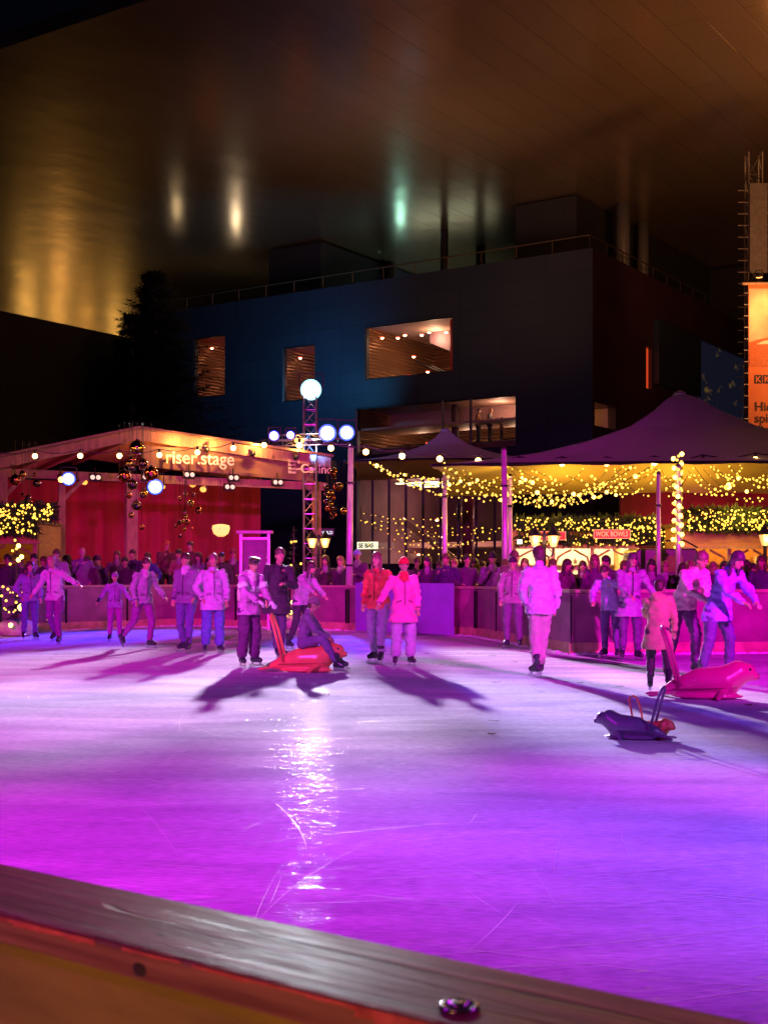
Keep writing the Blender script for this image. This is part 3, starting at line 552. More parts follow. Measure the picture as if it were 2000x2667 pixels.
pole(1158, 1210, 34, .07, 'pale slim pole in front of the glass lobby, holding fairy lights', polem)
pole(1312, 1172, 31, .075, 'pale slim pole at the left corner of the big tent, taller of the pair', polem, bx=1318)
pole(1328, 1240, 33, .06, 'shorter pale pole close behind the big tent corner pole', polem)
pole(1714, 1235, 30, .055, 'plain pole under the tent left of the light-wrapped pole', polem)
pole(1766, 1215, 30, .065, 'pole wrapped in a spiral of fairy lights under the big tent', polem)

# ---------------------------------------------------------------- stage pavilion
Sa, Sb = at(-130, 1500, 39.3), at(862, 1500, 44.3); Sa.z = Sb.z = 0; sd = (Sb - Sa).normalized(); sb = Vector((-sd.y, sd.x, 0)); SL = (Sb - Sa).length
def S(px, z, back=0.0):   # point on the stage front above photo column px
    t = (lambda q: (Sa.x - q * Sa.y) / (q * sd.y - sd.x))((px - 1000) / F); p = Sa + sd * t + sb * back; p.z = z; return p
def zS(px, py): p = S(px, 0); return CZ + (1500 - py) / F * p.y
stage = thing('stage_pavilion', 'open timber stage pavilion with low gabled roof and red backdrop', 'pavilion', Sa)
zr, zl, zrr = zS(358, 1118), zS(0, 1192), zS(850, 1190)
ridge, le, re_ = S(358, zr), S(-130, zS(-130, 1218)), S(862, zS(862, 1192))
fb = MB()
for a, b_ in ((le, ridge), (ridge, re_)): fb.frame(a - Vector((0, 0, .34)), b_ - a, sb * .12, Vector((0, 0, .34)))
fb.build('fascia', timber, stage)
ro = MB()
for a, b_ in ((le, ridge), (ridge, re_)): ro.frame(a - sb * .25 + Vector((0, 0, .005)), b_ - a, sb * 9, Vector((0, 0, .08)))
ro.build('roof', mat('roof_boards', (.34, .2, .12), .6, var=.25, scale=2), stage)
rf = MB()
for i in range(14):
    for a, b_ in ((le, ridge), (ridge, re_)): 
        o_ = sb * (.5 + i * .62); rf.frame(a + o_ - Vector((0, 0, .22)), b_ - a, sb * .09, Vector((0, 0, .21)))
rf.build('rafters', mat('red_lit_timber', (.45, .22, .12), .6, var=.2), stage)
pu = MB()
for q in (.1, .22, .34, .46, .6, .72, .84, .95): 
    c = le.lerp(ridge, q * 2) if q < .5 else ridge.lerp(re_, q * 2 - 1)
    pu.frame(c - Vector((0, 0, .36)), sd * .14, sb * 8.8, Vector((0, 0, .14)))
pu.build('purlins', timber, stage)
b1 = zS(0, 1195) ; be = MB(); bl, br_ = S(-130, 4.78), S(862, 4.62)
be.frame(bl - Vector((0, 0, .30)) + sb * .3, br_ - bl, sb * .16, Vector((0, 0, .26))); be.build('tie_beam', timber, stage)
for px, w_, lab in ((8, .34, None), (166, .2, None), (348, .36, None), (833, .24, None)):
    c = S(px, 0, .30); MB().box((c.x, c.y, 2.3), (w_, w_, 4.6), math.atan2(sd.y, sd.x)).build('post', timber, stage)
for px in (8, 166, 348): c = S(px, 3.75, .30); MB().bar(c, S(px + 62, 4.5, .30), .12).build('knee_brace', timber, stage)
red_cloth = mat('red_backdrop', (.30, .012, .05), .75, var=.25, scale=.8, bump=.2, bscale=3, stretch=(4, 4, .3))
cb = MB(); n = 90
for i in range(n):
    f0, f1 = i / n, (i + 1) / n; w0, w1 = .035 * math.sin(f0 * 110 + 2 * math.sin(f0 * 9)), .035 * math.sin(f1 * 110 + 2 * math.sin(f1 * 9))
    p0 = Sa + sd * SL * f0 + sb * (7.5 + w0); p1 = Sa + sd * SL * f1 + sb * (7.5 + w1); cb.quad(p0, p1, p1 + Vector((0, 0, 4.9)), p0 + Vector((0, 0, 4.9)))
cb.build('backdrop', red_cloth, stage, True)
MB().frame(Sa + Vector((0, 0, 0)), sd * SL, sb * 8.5, Vector((0, 0, .6))).build('stage_floor', mat('stage_deck', (.05, .03, .04), .5, var=.2), stage)
w2 = MB(); c = S(0, 1.85); w2.bar(S(-10, 1.9, .3), S(166, 1.9, .3), .14, .14); w2.bar(S(-10, 2.1, .35), S(166, 2.1, .35), .05, .3); w2.build('side_rail', timber, stage)
# banner
ban_m = mat('tan_banner_cloth', (.26, .15, .08), .6, var=.1, scale=1, bump=.1, bscale=4)
bt = thing('stage_banner', 'long tan cloth banner with pale lettering riser.stage under the stage roof', 'banner', S(375, 4.5))
bb = MB(); nx, nz_ = 70, 8
for i in range(nx):
    for j in range(nz_):
        def bp_(i, j):
            u_ = i / nx; v = j / nz_; px = 375 + (822 - 375) * u_; zt_ = zS(375, 1158) + (zS(822, 1192) - zS(375, 1158)) * u_; zb_ = zS(375, 1214) + (zS(822, 1254) - zS(375, 1214)) * u_
            p = S(px, zb_ + (zt_ - zb_) * v, .16); sag = max(0, 1 - abs(u_ - .62) / .13); p -= sb * (.05 * sag * math.sin(v * 9 + abs(u_ - .62) * 25)); return p
        bb.quad(bp_(i, j), bp_(i + 1, j), bp_(i + 1, j + 1), bp_(i, j + 1))
bb.build('cloth', ban_m, bt, True)
cream = mat('cream_print', (.98, .88, .66), .6, var=0)
ba = S(428, 0).lerp(S(590, 0), 0); slope = (zS(590, 1222) - zS(430, 1208)) / (S(590, 0) - S(430, 0)).length
tl = text('riser.stage', .56, S(430, zS(430, 1206), -.03), sd + Vector((0, 0, 0)), cream, bt, bold=.005, vs=1.08)
tl2 = text('Casino', .42, S(782, zS(782, 1231), -.03), sd, cream, bt, bold=.004)
for i, s_ in enumerate(('Stiftung', 'Rock', 'Musique', 'Blues')): text(s_, .13, S(750, zS(750, 1204 + i * 9.5), -.03), sd, cream, bt, bold=.001)
# warm light on banner + lamps under the roof
for px in (455, 540, 660, 770): point('banner_light', S(px, zS(px, 1166), -.35), (1, .42, .10), 80, .05)
for px in (480, 600, 720, 800): point('rafter_light', S(px, 4.95, 1.6), (1, .25, .08), 90, .1)
for px, W_ in ((60, 22), (250, 34), (450, 34), (620, 14)): point('backdrop_light', S(px, 2.4, 3.5), (1, .03, .40), W_, .2)
for px in (150, 350): spot('backdrop_wash', S(px, 4.4, 1.5), S(px + 30, 2.4, 7.4), (1, .0, .25), 120, 90, 1)
for i, (x, y) in enumerate(((386, 1242), (495, 1236), (610, 1244), (725, 1256), (600, 1268), (250, 1243))):
    t = thing('twin_lamp', f'black twin-lens stage lamp hung under the beam, number {i+1} of its row' if False else ['twin-lens stage lamp right of the thick post', 'twin-lens stage lamp below the start of the banner lettering', 'twin-lens stage lamp below the middle of the banner', 'twin-lens stage lamp below the right end of the banner', 'lower twin-lens stage lamp above the lectern frame', 'twin-lens stage lamp between the slim and the thick post'][i], 'lamp', S(x, zS(x, y)), 'twin-lens lamps under the stage beam')
    c = S(x, zS(x, y), .1); MB().box(c, (.36, .16, .24), math.atan2(sd.y, sd.x)).build('housing', darkm, t)
    for s_ in (-.09, .09): MB().lathe(c + sd * s_ - sb * .08, [(.075, 0), (.06, .03), (.02, .04)], 12, axis=-sb).build('lens', glow('dim_lens', (1, .55, .45), 1.4), t)
    MB().tube([c + Vector((0, 0, .12)), c + Vector((0, 0, .32))], .02, 5).build('hook', darkm, t)
for i, (x, y) in enumerate(((230, 1252), (435, 1264), (418, 1251), (515, 1259), (543, 1272))):
    lamp_head('par_lamp', ['left of the thick stage post', 'just right of the thick stage post', 'hung tight beside the glass-ball garland', 'under the letter s of the banner', 'lowest of its row, above the far ball string'][i].join(('small amber par lamp ', '')), S(x, zS(x, y), .6), .11, glow('amber_par', (1, .36, .06), 2.2), 'amber par lamps inside the stage', aim=(0, -1, -.7))
for x, y, r, lab, ln in ((177, 1248, .22, 'bright blue-white stage lamp beside the slim left post', lens_bw), (402, 1269, .26, 'bright blue-white stage lamp right of the thick post', lens_bw), (158, 1250, .09, 'small orange lamp on the slim left post', amber)):
    lamp_head('stage_lamp', lab, S(x, zS(x, y), -.15), r, ln, None, aim=(.25, -1, -.3))
for i, (x, y) in enumerate(((538, 1174), (657, 1185), (768, 1195))):
    lamp_head('speaker_light', ['left', 'middle', 'right'][i] + ' black spotlight clipped above the banner', S(x, zS(x, y), -.1), .09, darkm, 'black spotlights above the banner', aim=(.3, .6, -1))
# paper lantern
lp = S(562, zS(562, 1383), -.6); t = thing('paper_lantern', 'glowing cream paper lantern hanging before the red backdrop', 'lantern', lp)
MB().lathe(lp - Vector((0, 0, .2)), [(.10, 0), (.24, .10), (.29, .26), (.27, .36), (.10, .40)], 16).build('shade', glow('lantern_paper', (1, .52, .16), 1.6), t, True)
MB().tube([lp + Vector((0, 0, .2)), (lp.x, lp.y, 4.5)], .008, 4).build('cord', darkm, t)
rb = MB(); [rb.tube([lp + Vector((.1 * math.cos(a), -.02 + .1 * math.sin(a), -.2)), lp + Vector((.292 * math.cos(a), .292 * math.sin(a), .06)), lp + Vector((.11 * math.cos(a), .11 * math.sin(a), .2))], .010, 4) for a in [k * math.pi / 4 for k in range(8)]]; rb.build('ribs', mat('lantern_rib', (.3, .12, .04), .6, var=0), t)
# ---------------------------------------------------------------- glass-ball garlands
ballm = [mat('gold_glass_ball', (.85, .55, .15), .08, 1, var=0), mat('copper_glass_ball', (.7, .2, .12), .10, 1, var=0), mat('dark_glass_ball', (.25, .12, .2), .08, 1, var=0)]
ball_me = []
for k, bm_ in enumerate(ballm):
    me = MB().ball((0, 0, 0), 1, 18).mesh('glass_ball', bm_, True); ball_me.append(me)
def balls(label, D, lst, top, base=None):
    c = at(lst[0][0], top, D); t = thing('ball_garland', label, 'garland', c, 'hanging glass-ball garlands')
    st = MB(); pts = []
    for i, (x, y, r) in enumerate(lst):
        p = at(x, y, D + random.uniform(-.12, .12)); rr = r / F * D; o = bpy.data.objects.new('ball', ball_me[i % 3 if i else 0]); C.objects.link(o); o.parent = t; o.location = p - c; o.scale = (rr, rr, rr)
        st.tube([p + Vector((0, 0, rr)), (p.x, p.y, c.z)], .006, 3); st.lathe(p + Vector((0, 0, rr * .93)), [(rr * .22, 0), (rr * .2, rr * .2)], 8)
    st.build('string', darkm, t); return t
balls('big cluster of gold glass balls hanging before the thick stage post', 38.5, [(358, 1165, 19), (345, 1198, 10), (373, 1207, 13), (338, 1207, 9), (394, 1233, 19), (345, 1218, 9), (372, 1217, 8), (325, 1240, 17), (346, 1262, 14), (375, 1286, 11), (337, 1291, 8), (356, 1317, 13), (342, 1342, 8), (370, 1373, 8), (372, 1291, 7), (312, 1243, 7)], 1100)
balls('loose glass balls hanging left of the slim stage post', 39.5, [(60, 1235, 10), (41, 1250, 15), (97, 1259, 11), (92, 1236, 6), (60, 1288, 6), (75, 1297, 9), (66, 1316, 15), (80, 1306, 6)], 1150)
balls('string of small glass balls hanging right of the thick stage post', 40.5, [(485, 1286, 6), (470, 1298, 6), (505, 1289, 6), (497, 1311, 9), (517, 1329, 10), (482, 1333, 5), (484, 1345, 6), (487, 1360, 8), (468, 1361, 6), (476, 1358, 5), (459, 1370, 5), (470, 1396, 5), (481, 1378, 5), (501, 1376, 4)], 1250)
balls('tall column of coloured glass balls between mast and slim pole', 42, [(880 - 10, 1227, 10), (867, 1232, 9), (870, 1245, 7), (885, 1265, 9), (880, 1268, 12), (850, 1270, 8), (862, 1283, 8), (875, 1270, 6), (850, 1288, 6), (857, 1293, 7), (868, 1296, 7), (851, 1308, 8), (862, 1312, 8), (855, 1325, 8), (870, 1327, 8), (866, 1336, 7), (872, 1341, 7), (865, 1349, 6), (895, 1331, 10)], 1200)

# ---------------------------------------------------------------- festoon string of warm bulbs
FB = [(92, 1188), (210, 1187), (312, 1187), (416, 1185), (515, 1178), (608, 1167), (688, 1159), (862, 1167), (953, 1177), (975, 1207), (1047, 1188), (1145, 1195), (1245, 1200), (1352, 1206), (1463, 1207), (1579, 1207), (1703, 1205), (1830, 1202), (1966, 1197)]
bulb_me = MB().ball((0, 0, 0), .075, 12).mesh('bulb', warm, True); sock = MB().lathe((0, 0, .05), [(.035, 0), (.04, .02), (.04, .10), (.02, .12)], 8).mesh('socket', darkm)
def festoon(label, pts, D):
    t = thing('festoon_string', label, 'string lights', at(*pts[0], D), 'warm bulb strings across the rink'); c = t.location.copy()
    P3 = [at(x, y, D) for x, y in pts]; cbm = MB(); line = []
    for i in range(len(P3) - 1):
        for k in range(6): q = k / 6; line.append(P3[i].lerp(P3[i + 1], q) + Vector((0, 0, .17 - .10 * math.sin(math.pi * q))))
    line.append(P3[-1] + Vector((0, 0, .17))); cbm.tube(line, .014, 4); cbm.build('cable', darkm, t)
    for p in P3:
        for me, nm in ((bulb_me, 'bulb'), (sock, 'socket')):
            o = bpy.data.objects.new(nm, me); C.objects.link(o); o.parent = t; o.location = p - c
        if pts is not None: point('bulb_light', p - Vector((0, .15, 0)), (1, .5, .15), 5, .07)
festoon('string of warm bulbs along the stage roof, from left edge to the mast', [(-20, 1189)] + FB[:7] + [(780, 1160)], 37.5)
festoon('string of warm bulbs from the mast across in front of the big tent', [(780, 1160), FB[7], FB[8]] + FB[10:] + [(2100, 1190)], 32.8)

# ---------------------------------------------------------------- big tents
tentm = mat('mauve_tent_fabric', (.24, .36, .25), .65, var=.08, scale=.5, bump=.05, bscale=2)
tc_ = tentm.node_tree; bb_ = tc_.nodes['Principled BSDF']
lit_underside = mat('yellow_lit_underside', (.55, .42, .2), .7, var=.08, scale=.5)  # the fairy lights' yellow is put into the colour of the fabric's underside
def prof(r):
    T = [(0, 1), (.03, .985), (.07, .91), (.11, .80), (.23, .57), (.42, .36), (.61, .20), (.81, .085), (1, 0)]
    for (a, x), (b_, y) in zip(T, T[1:]):
        if r <= b_: return x + (y - x) * (r - a) / (b_ - a)
    return 0
def tent(label, peak, corners, ze, th=.05, scallop=.35):
    pk = Vector(peak); t = thing('market_tent', label, 'tent', (pk.x, pk.y, 0), 'peaked mauve market tents')
    nr, na = 22, 96; n = len(corners)
    def rimp(a):
        f_ = a * n; i = int(f_) % n; q = f_ - int(f_); c0, c1 = Vector((*corners[i], ze)), Vector((*corners[(i + 1) % n], ze)); p = c0.lerp(c1, q); mid = math.sin(math.pi * q)
        cen = Vector((pk.x, pk.y, ze)); p = p + (cen - p) * .06 * mid; p.z += scallop * mid * .3; return p
    for nm, off, mt in (('canopy', 0, tentm), ('underside', -th, lit_underside)):
        mb = MB(); P_ = []
        for i in range(nr + 1):
            r = (i / nr) ** 1.3
            for k in range(na):
                e = rimp(k / na); p = Vector((pk.x, pk.y, 0)).lerp(Vector((e.x, e.y, 0)), max(r, .004)); p.z = e.z + (pk.z - e.z) * prof(r) + off + .02 * math.sin(k * 1.7) * r; P_.append(p)
        fs = []
        for i in range(nr):
            for k in range(na): a, b_ = i * na + k, i * na + (k + 1) % na; fs.append((a, b_, b_ + na, a + na))
        mb.add(P_, fs); mb.build(nm, mt, t, True)
    hem = MB(); hem.tube([rimp(k / na) for k in range(na + 1)], .03, 5); hem.build('hem', darkm, t)
    ps = MB(); 
    MB().tube([(pk.x, pk.y, 0), (pk.x, pk.y, pk.z - .1)], .07, 10).build('centre_pole', steel, t)
    MB().lathe((pk.x, pk.y, pk.z - .05), [(.22, 0), (.16, .10), (.04, .16)], 14).build('peak_cap', tentm, t, True)
    return t
pk = at(1770, 1027, 37)
tent('huge mauve peaked tent over the right-hand food stalls', pk, [(1.15, 31.5), (16.5, 31.5), (17, 43), (1.8, 43.5)], 4.08)
pk2 = at(1160, 1122, 50)
tent('smaller mauve tent with a sharp peak behind the slim poles', pk2, [(-1.4, 46), (6.2, 46), (6.6, 55), (-1.2, 55)], 5.45)
for x, y, z in ((4, 35, 3.4), (7, 36, 3.4), (10, 36, 3.4), (5.5, 40, 3.3), (9, 40, 3.3)): point('fairy_glow', (x, y, z), (1, .55, .06), 190, .4)
guy = MB()
# ---------------------------------------------------------------- fairy-light swags
fb_me = [MB().ball((0, 0, 0), .022, 8).mesh('fairy_bulb', gold, True), MB().ball((0, 0, 0), .032, 8).mesh('fairy_bulb', gold, True), MB().ball((0, 0, 0), .055, 8).mesh('fairy_bulb', glow('gold_bulb_bright', (1, .60, .10), 7), True)]
cabm = mat('green_cable', (.01, .02, .01), .6, var=0)
def swag(label, a, b_, sag, D0, D1=None, n=None, group='swags of golden fairy lights under the tent edge', big=.06):
    D1 = D1 or D0; A_, B_ = at(*a, D0), at(*b_, D1); ln = (B_ - A_).length; n = n or int(ln / .16); sg = sag / F * (D0 + D1) / 2
    t = thing('fairy_light_string', label, 'fairy lights', A_, group); pts = []
    for i in range(n + 1): q = i / n; p = A_.lerp(B_, q); p.z -= sg * 4 * q * (1 - q); pts.append(p)
    MB().tube(pts, .008, 3).build('cable', cabm, t)
    for p in pts:
        if random.random() < .12: continue
        o = bpy.data.objects.new('fairy_bulb', fb_me[2 if random.random() < big else (1 if random.random() < .35 else 0)]); C.objects.link(o); o.parent = t
        o.scale = [random.uniform(.65, 1.2)] * 3; o.location = p - A_ + Vector((random.uniform(-.05, .05), random.uniform(-.05, .05), random.uniform(-.05, .04)))
SW = [((965, 1205), (1312, 1302), 30), ((965, 1205), (1158, 1262), 18), ((975, 1210), (1320, 1250), 22), ((1050, 1225), (1340, 1235), 30), ((1158, 1215), (1330, 1262), 26), ((1158, 1230), (1325, 1288), 22), ((1160, 1205), (1400, 1240), 40), ((1200, 1215), (1325, 1315), 8),
      ((1315, 1240), (1700, 1212), 55), ((1318, 1262), (1650, 1213), 52), ((1320, 1285), (1640, 1222), 40), ((1318, 1300), (1600, 1240), 34), ((1325, 1275), (1560, 1262), 40), ((1330, 1225), (1620, 1216), 80), ((1320, 1250), (1580, 1225), 74), ((1400, 1300), (1690, 1216), 26), ((1325, 1290), (1560, 1290), 25), ((1420, 1315), (1640, 1255), 18), ((1325, 1210), (1450, 1262), 6), ((1390, 1222), (1446, 1250), 2), ((1540, 1240), (1708, 1235), 52), ((1600, 1220), (1766, 1240), 62),
      ((1708, 1236), (1766, 1285), 8), ((1700, 1215), (1770, 1260), 12), ((1720, 1222), (1764, 1214), 30), ((1808, 1216), (1900, 1262), 28), ((1765, 1270), (1905, 1262), 24), ((1850, 1218), (1900, 1250), 6), ((1855, 1216), (1990, 1240), 22), ((1900, 1216), (2020, 1228), 30), ((1875, 1275), (2020, 1290), 18), ((1830, 1222), (2030, 1232), 55), ((1890, 1270), (1930, 1215), 14), ((1940, 1300), (2040, 1306), 4), ((1740, 1290), (1790, 1240), 10)]
SW += [((1330, 1255), (1500, 1300), 14), ((1480, 1240), (1712, 1222), 36), ((1345, 1305), (1530, 1300), 16), ((1360, 1240), (1520, 1222), 40), ((980, 1212), (1150, 1290), 8), ((1060, 1235), (1300, 1285), 20), ((1790, 1225), (1880, 1290), 12), ((1920, 1235), (2030, 1262), 16)]
where = lambda i, a, b_: ('left of the tent corner poles' if b_[0] < 1420 and a[0] < 1310 else 'left of the plain tent pole' if b_[0] < 1715 else 'between the two inner tent poles' if b_[0] < 1800 else 'right of the light-wrapped pole')
ordn = ['uppermost', 'second', 'third', 'fourth', 'fifth', 'sixth', 'seventh', 'eighth', 'ninth', 'tenth', 'eleventh', 'twelfth', 'thirteenth', 'fourteenth', 'fifteenth', 'sixteenth']
cnt = {}
for i, (a, b_, s_) in enumerate(SW):
    wv_ = where(i, a, b_); k = cnt.get(wv_, 0); cnt[wv_] = k + 1
    swag('swag of golden fairy lights ' + wv_, a, b_, s_, 31.5 + (i % 4) * .9, 32.2 + (i % 3) * .9, group='swags of golden fairy lights ' + wv_)
wp_ = at(1766, 1215, 29.9); wrap = thing('fairy_light_string', 'spiral of fairy lights wound round the tent pole', 'fairy lights', wp_)
pts = []
for i in range(120):
    a = i * .55; z = 4.2 - i * .0165 * 1.1; pts.append(Vector((wp_.x + .1 * math.cos(a), 30 + .1 * math.sin(a), z)))
MB().tube(pts, .007, 3).build('cable', cabm, wrap)
for i, p in enumerate(pts):
    if i % 2: continue
    o = bpy.data.objects.new('fairy_bulb', fb_me[1 if i % 6 else 2]); C.objects.link(o); o.parent = wrap; o.location = p - wp_
# faint fairy-light net behind, before the lobby glass
for j in range(7):
    y0 = 1335 + j * 15 + random.uniform(-9, 9); swag('string of tiny fairy lights before the glass lobby, one of several sagging rows', (930 + random.uniform(0, 130), y0), (1270 + random.uniform(-70, 40), y0 + random.uniform(-8, 34)), random.uniform(4, 24), 52, 50, 17, 'tiny fairy-light rows before the lobby', 0)

# ---------------------------------------------------------------- food stalls
firm = mat('fir_green', (.025, .05, .02), .8, var=.5, scale=8)
def fir_roll(mb, a, b_, r, n, rnd=random):
    a, b_ = Vector(a), Vector(b_)
    for i in range(n):
        p = a.lerp(b_, rnd.random()); d = Vector((rnd.gauss(0, 1), rnd.gauss(0, 1), rnd.gauss(0, 1))).normalized(); q = p + d * r * rnd.uniform(.3, 1); s_ = d.orthogonal().normalized() * .035
        mb.add([q - d * .09 - s_, q - d * .09 + s_, q + d * .13], [(0, 1, 2)])
stall_w = mat('stall_boards', (.52, .28, .08), .6, var=.2, scale=2, bump=.15, stretch=(1, 1, 8))
def garland(label, x0, x1, D, z0, z1, nb, dense=1.0):
    a = at(x0, 1500, D); b_ = at(x1, 1500, D); t = thing('fir_garland', label, 'garland', (a.x, D, z0), 'fir garlands with lights on the stall roofs')
    mb = MB()
    rows = max(2, int((z1 - z0) / .22))
    for k in range(rows + 1): z = z0 + (z1 - z0) * k / rows; fir_roll(mb, (a.x, D, z), (b_.x, D, z), .17, int(260 * dense))
    mb.build('greenery', firm, t); base = Vector((a.x, D, z0))
    for i in range(nb):
        o = bpy.data.objects.new('fairy_bulb', fb_me[0 if random.random() < .6 else 1]); C.objects.link(o); o.parent = t
        o.scale = [random.uniform(.6, 1.15)] * 3; o.location = Vector((random.uniform(a.x, b_.x), D - .2 + random.uniform(-.05, .05), random.uniform(z0 - .08, z1 + .05))) - base
def stall(label, px0, px1, D, ztop, zb, dep=2.6, light=90, lc=(1, .62, .3), inner=None, cw=.95, npost=4):
    a, b_ = at(px0, 1500, D), at(px1, 1500, D); W_ = b_.x - a.x; t = thing('food_stall', label, 'stall', (a.x, D, 0), 'timber food stalls')
    MB().frame((a.x - .1, D - .25, zb), (W_ + .2, 0, 0), (0, .06, 0), (0, 0, ztop - zb)).build('fascia', stall_w, t)
    MB().frame((a.x - .2, D - .32, zb - .05), (W_ + .4, 0, 0), (0, .10, 0), (0, 0, .06)).build('beam', timber, t)
    MB().frame((a.x - .1, D - .18, ztop - .12), (W_ + .2, 0, 0), (0, dep + .2, 0), (0, 0, .1)).build('roof', mat('stall_roof', (.2, .12, .07), .7, var=.2), t)
    MB().frame((a.x, D + dep, 0), (W_, 0, 0), (0, .08, 0), (0, 0, ztop - .13)).build('back_wall', inner or stall_w, t)
    for x in (a.x, b_.x): MB().frame((x - .04, D + .12, 0), (.08, 0, 0), (0, dep - .14, 0), (0, 0, ztop - .13)).build('side_wall', stall_w, t)
    MB().frame((a.x + .05, D, 0), (W_ - .1, 0, 0), (0, .08, 0), (0, 0, cw)).build('counter_front', mat('stall_front', (.25, .12, .06), .6, var=.3), t)
    MB().frame((a.x - .05, D - .15, cw + .003), (W_ + .1, 0, 0), (0, .5, 0), (0, 0, .05)).build('counter_top', timber, t)
    for i in range(npost): x = a.x + W_ * i / (npost - 1); MB().box((x, D - .1, zb / 2 - .04), (.11, .11, zb - .02)).build('post', timber, t)
    brk = MB()
    for i in range(npost - 1):
        x = a.x + W_ * i / (npost - 1); x2 = a.x + W_ * (i + 1) / (npost - 1)
        for xa, s_ in ((x, 1), (x2, -1)):
            pr = None
            brk.tube([(xa + s_ * .05, D - .1, zb - .6), (xa + s_ * .15, D - .1, zb - .3), (xa + s_ * .55, D - .1, zb - .08)], .035, 5)
    brk.build('brackets', timber, t)
    sh = MB(); [sh.frame((a.x + .1, D + dep - .35, z), (W_ - .2, 0, 0), (0, .3, 0), (0, 0, .03)) for z in (1.35, 1.75)]; sh.build('shelf', timber, t)
    cr = MB(); x = a.x + .2
    while x < b_.x - .2: 
        hgt = random.uniform(.1, .28); cr.lathe((x, D + dep - .2, random.choice((1.385, 1.785))), [(.05, 0), (.055, hgt * .6), (.02, hgt * .8), (.02, hgt)], 8, mi=random.randint(0, 2)); x += random.uniform(.12, .3)
    cr.build('jars', [mat('jar_red', (.5, .05, .03), .3, var=0), mat('jar_white', (.8, .75, .6), .4, var=0), mat('jar_dark', (.1, .05, .03), .3, var=0)], t)
    for k in range(3): point('stall_light', (a.x + W_ * (k + .5) / 3, D + 1.1, zb + .05), lc, light, .12)
    return t
bright_in = mat('cream_stall_wall', (.75, .62, .42), .6, var=.15)
stall('wide timber food stall with red signs and bright serving hatch', 1338, 1640, 40, 3.05, 2.28, inner=bright_in, light=170, lc=(1, .72, .42))
stall('amber-lit timber stall at the far right behind the crowd', 1782, 2120, 37, 2.95, 2.22, inner=mat('amber_stall_wall', (.6, .3, .08), .6, var=.2), light=60, lc=(1, .48, .12), npost=4)
stall('timber stall with fir garlands beside the stage at the left edge', -160, 96, 41.0 - 4.2, 3.0, 2.35, inner=stall_w, light=8, lc=(1, .4, .1), npost=3)
garland('fir garland with lights along the top of the red-signed stall', 1336, 1560, 39.6, 2.85, 3.10, 95, 1.3); garland('fir garland with lights left of the plain tent pole', 1560, 1712, 39.6, 2.80, 3.12, 80, 1)
garland('sloping fir garland with lights between the two inner tent poles', 1700, 1778, 39.5, 2.35, 2.75, 60, .6); garland('lower fir garland with lights below the red signs', 1345, 1640, 39.62, 2.40, 2.60, 70, .7); garland('short lower fir garland right of the wok sign', 1640, 1715, 39.62, 2.45, 2.8, 28, .5)
garland('thick fir garland with lights on the amber stall, left half', 1785, 1905, 36.6, 2.75, 3.2, 99, 1.2); garland('thick fir garland with lights on the amber stall, right half', 1905, 2030, 36.6, 2.75, 3.2, 99, 1.2)
garland('upper fir garland with lights on the left-edge stall', -20, 148, 36.4, 3.02, 3.34, 99, 1); garland('lower fir garland with lights on the left-edge stall', -20, 96, 36.4, 2.62, 2.85, 45, .7)
# flat roof wing carrying the wok stall on to the right
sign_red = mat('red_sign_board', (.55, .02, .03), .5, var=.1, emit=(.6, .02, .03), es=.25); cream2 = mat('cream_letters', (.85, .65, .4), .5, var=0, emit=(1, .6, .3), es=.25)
def sign(label, x0, x1, y0, y1, D, body, size, dx=.1, **kw):
    a = at(x0, y1, D); b_ = at(x1, y0, D); t = thing('stall_sign', label, 'sign', a, 'red signs on the food stall')
    MB().frame(a, (b_.x - a.x, 0, 0), (0, .05, 0), (0, 0, b_.z - a.z)).build('board', sign_red, t)
    e = MB(); w_, h_ = b_.x - a.x, b_.z - a.z
    for o_, d_ in (((0, 0), (w_, .02)), ((0, h_ - .02), (w_, .02))): e.frame(a + Vector((o_[0], -.012, o_[1])), (d_[0], 0, 0), (0, .01, 0), (0, 0, d_[1]))
    for o_, d_ in (((0, .02), (.02, h_ - .04)), ((w_ - .02, .02), (.02, h_ - .04))): e.frame(a + Vector((o_[0], -.012, o_[1])), (d_[0], 0, 0), (0, .01, 0), (0, 0, d_[1]))
    e.build('border', cream2, t)
    text(body, size, a + Vector((dx, -.015, .07)), (1, 0, 0), cream2, t, bold=.002, **kw)
sign('red board reading WOK BOWLS on the stall front', 1545, 1641, 1379, 1403, 39.3, 'WOK BOWLS', .158, .06, vs=1.35)
sign('red board half hidden behind the twin street lantern', 1383, 1473, 1384, 1407, 39.3, 'CRÊPERIE CACAO', .105, .05, vs=1.5)
MB().box(at(1353, 1411, 39.2), (.14, .06, .13)).own('exit_lamp', glow('green_white_lamp', (.5, 1, .7), 3), at(1353, 1416, 39.2))
tag(bpy.data.objects['exit_lamp'], 'small pale green lit box beside the tent poles', 'lamp')
wl = thing('lit_lettering', 'small pale lit letters on the dark wall right of the mast', 'sign', at(838, 1393, 50))
MB().frame(at(836, 1395, 50.2), (.5, 0, 0), (0, .05, 0), (0, 0, .28)).build('backing', darkm, wl); text('WILD', .17, at(838, 1391, 50.1), (1, 0, 0), glow('pale_letters', (.7, .8, .9), 1.6), wl, bold=.001)
MB().frame((8.6, 47.5, -.1), (12, 0, 0), (0, .3, 0), (0, 0, 5.4)).build('wall', mat('red_lit_wall', (.16, .01, .04), .7, var=.3, scale=1.5), thing('hall_wall_panel', 'added maroon panel behind the big tent standing in for the red-lit hall wall', 'wall', (8.6, 47.5, -.1)))  # panel added before the hall wall; its red light is painted as maroon
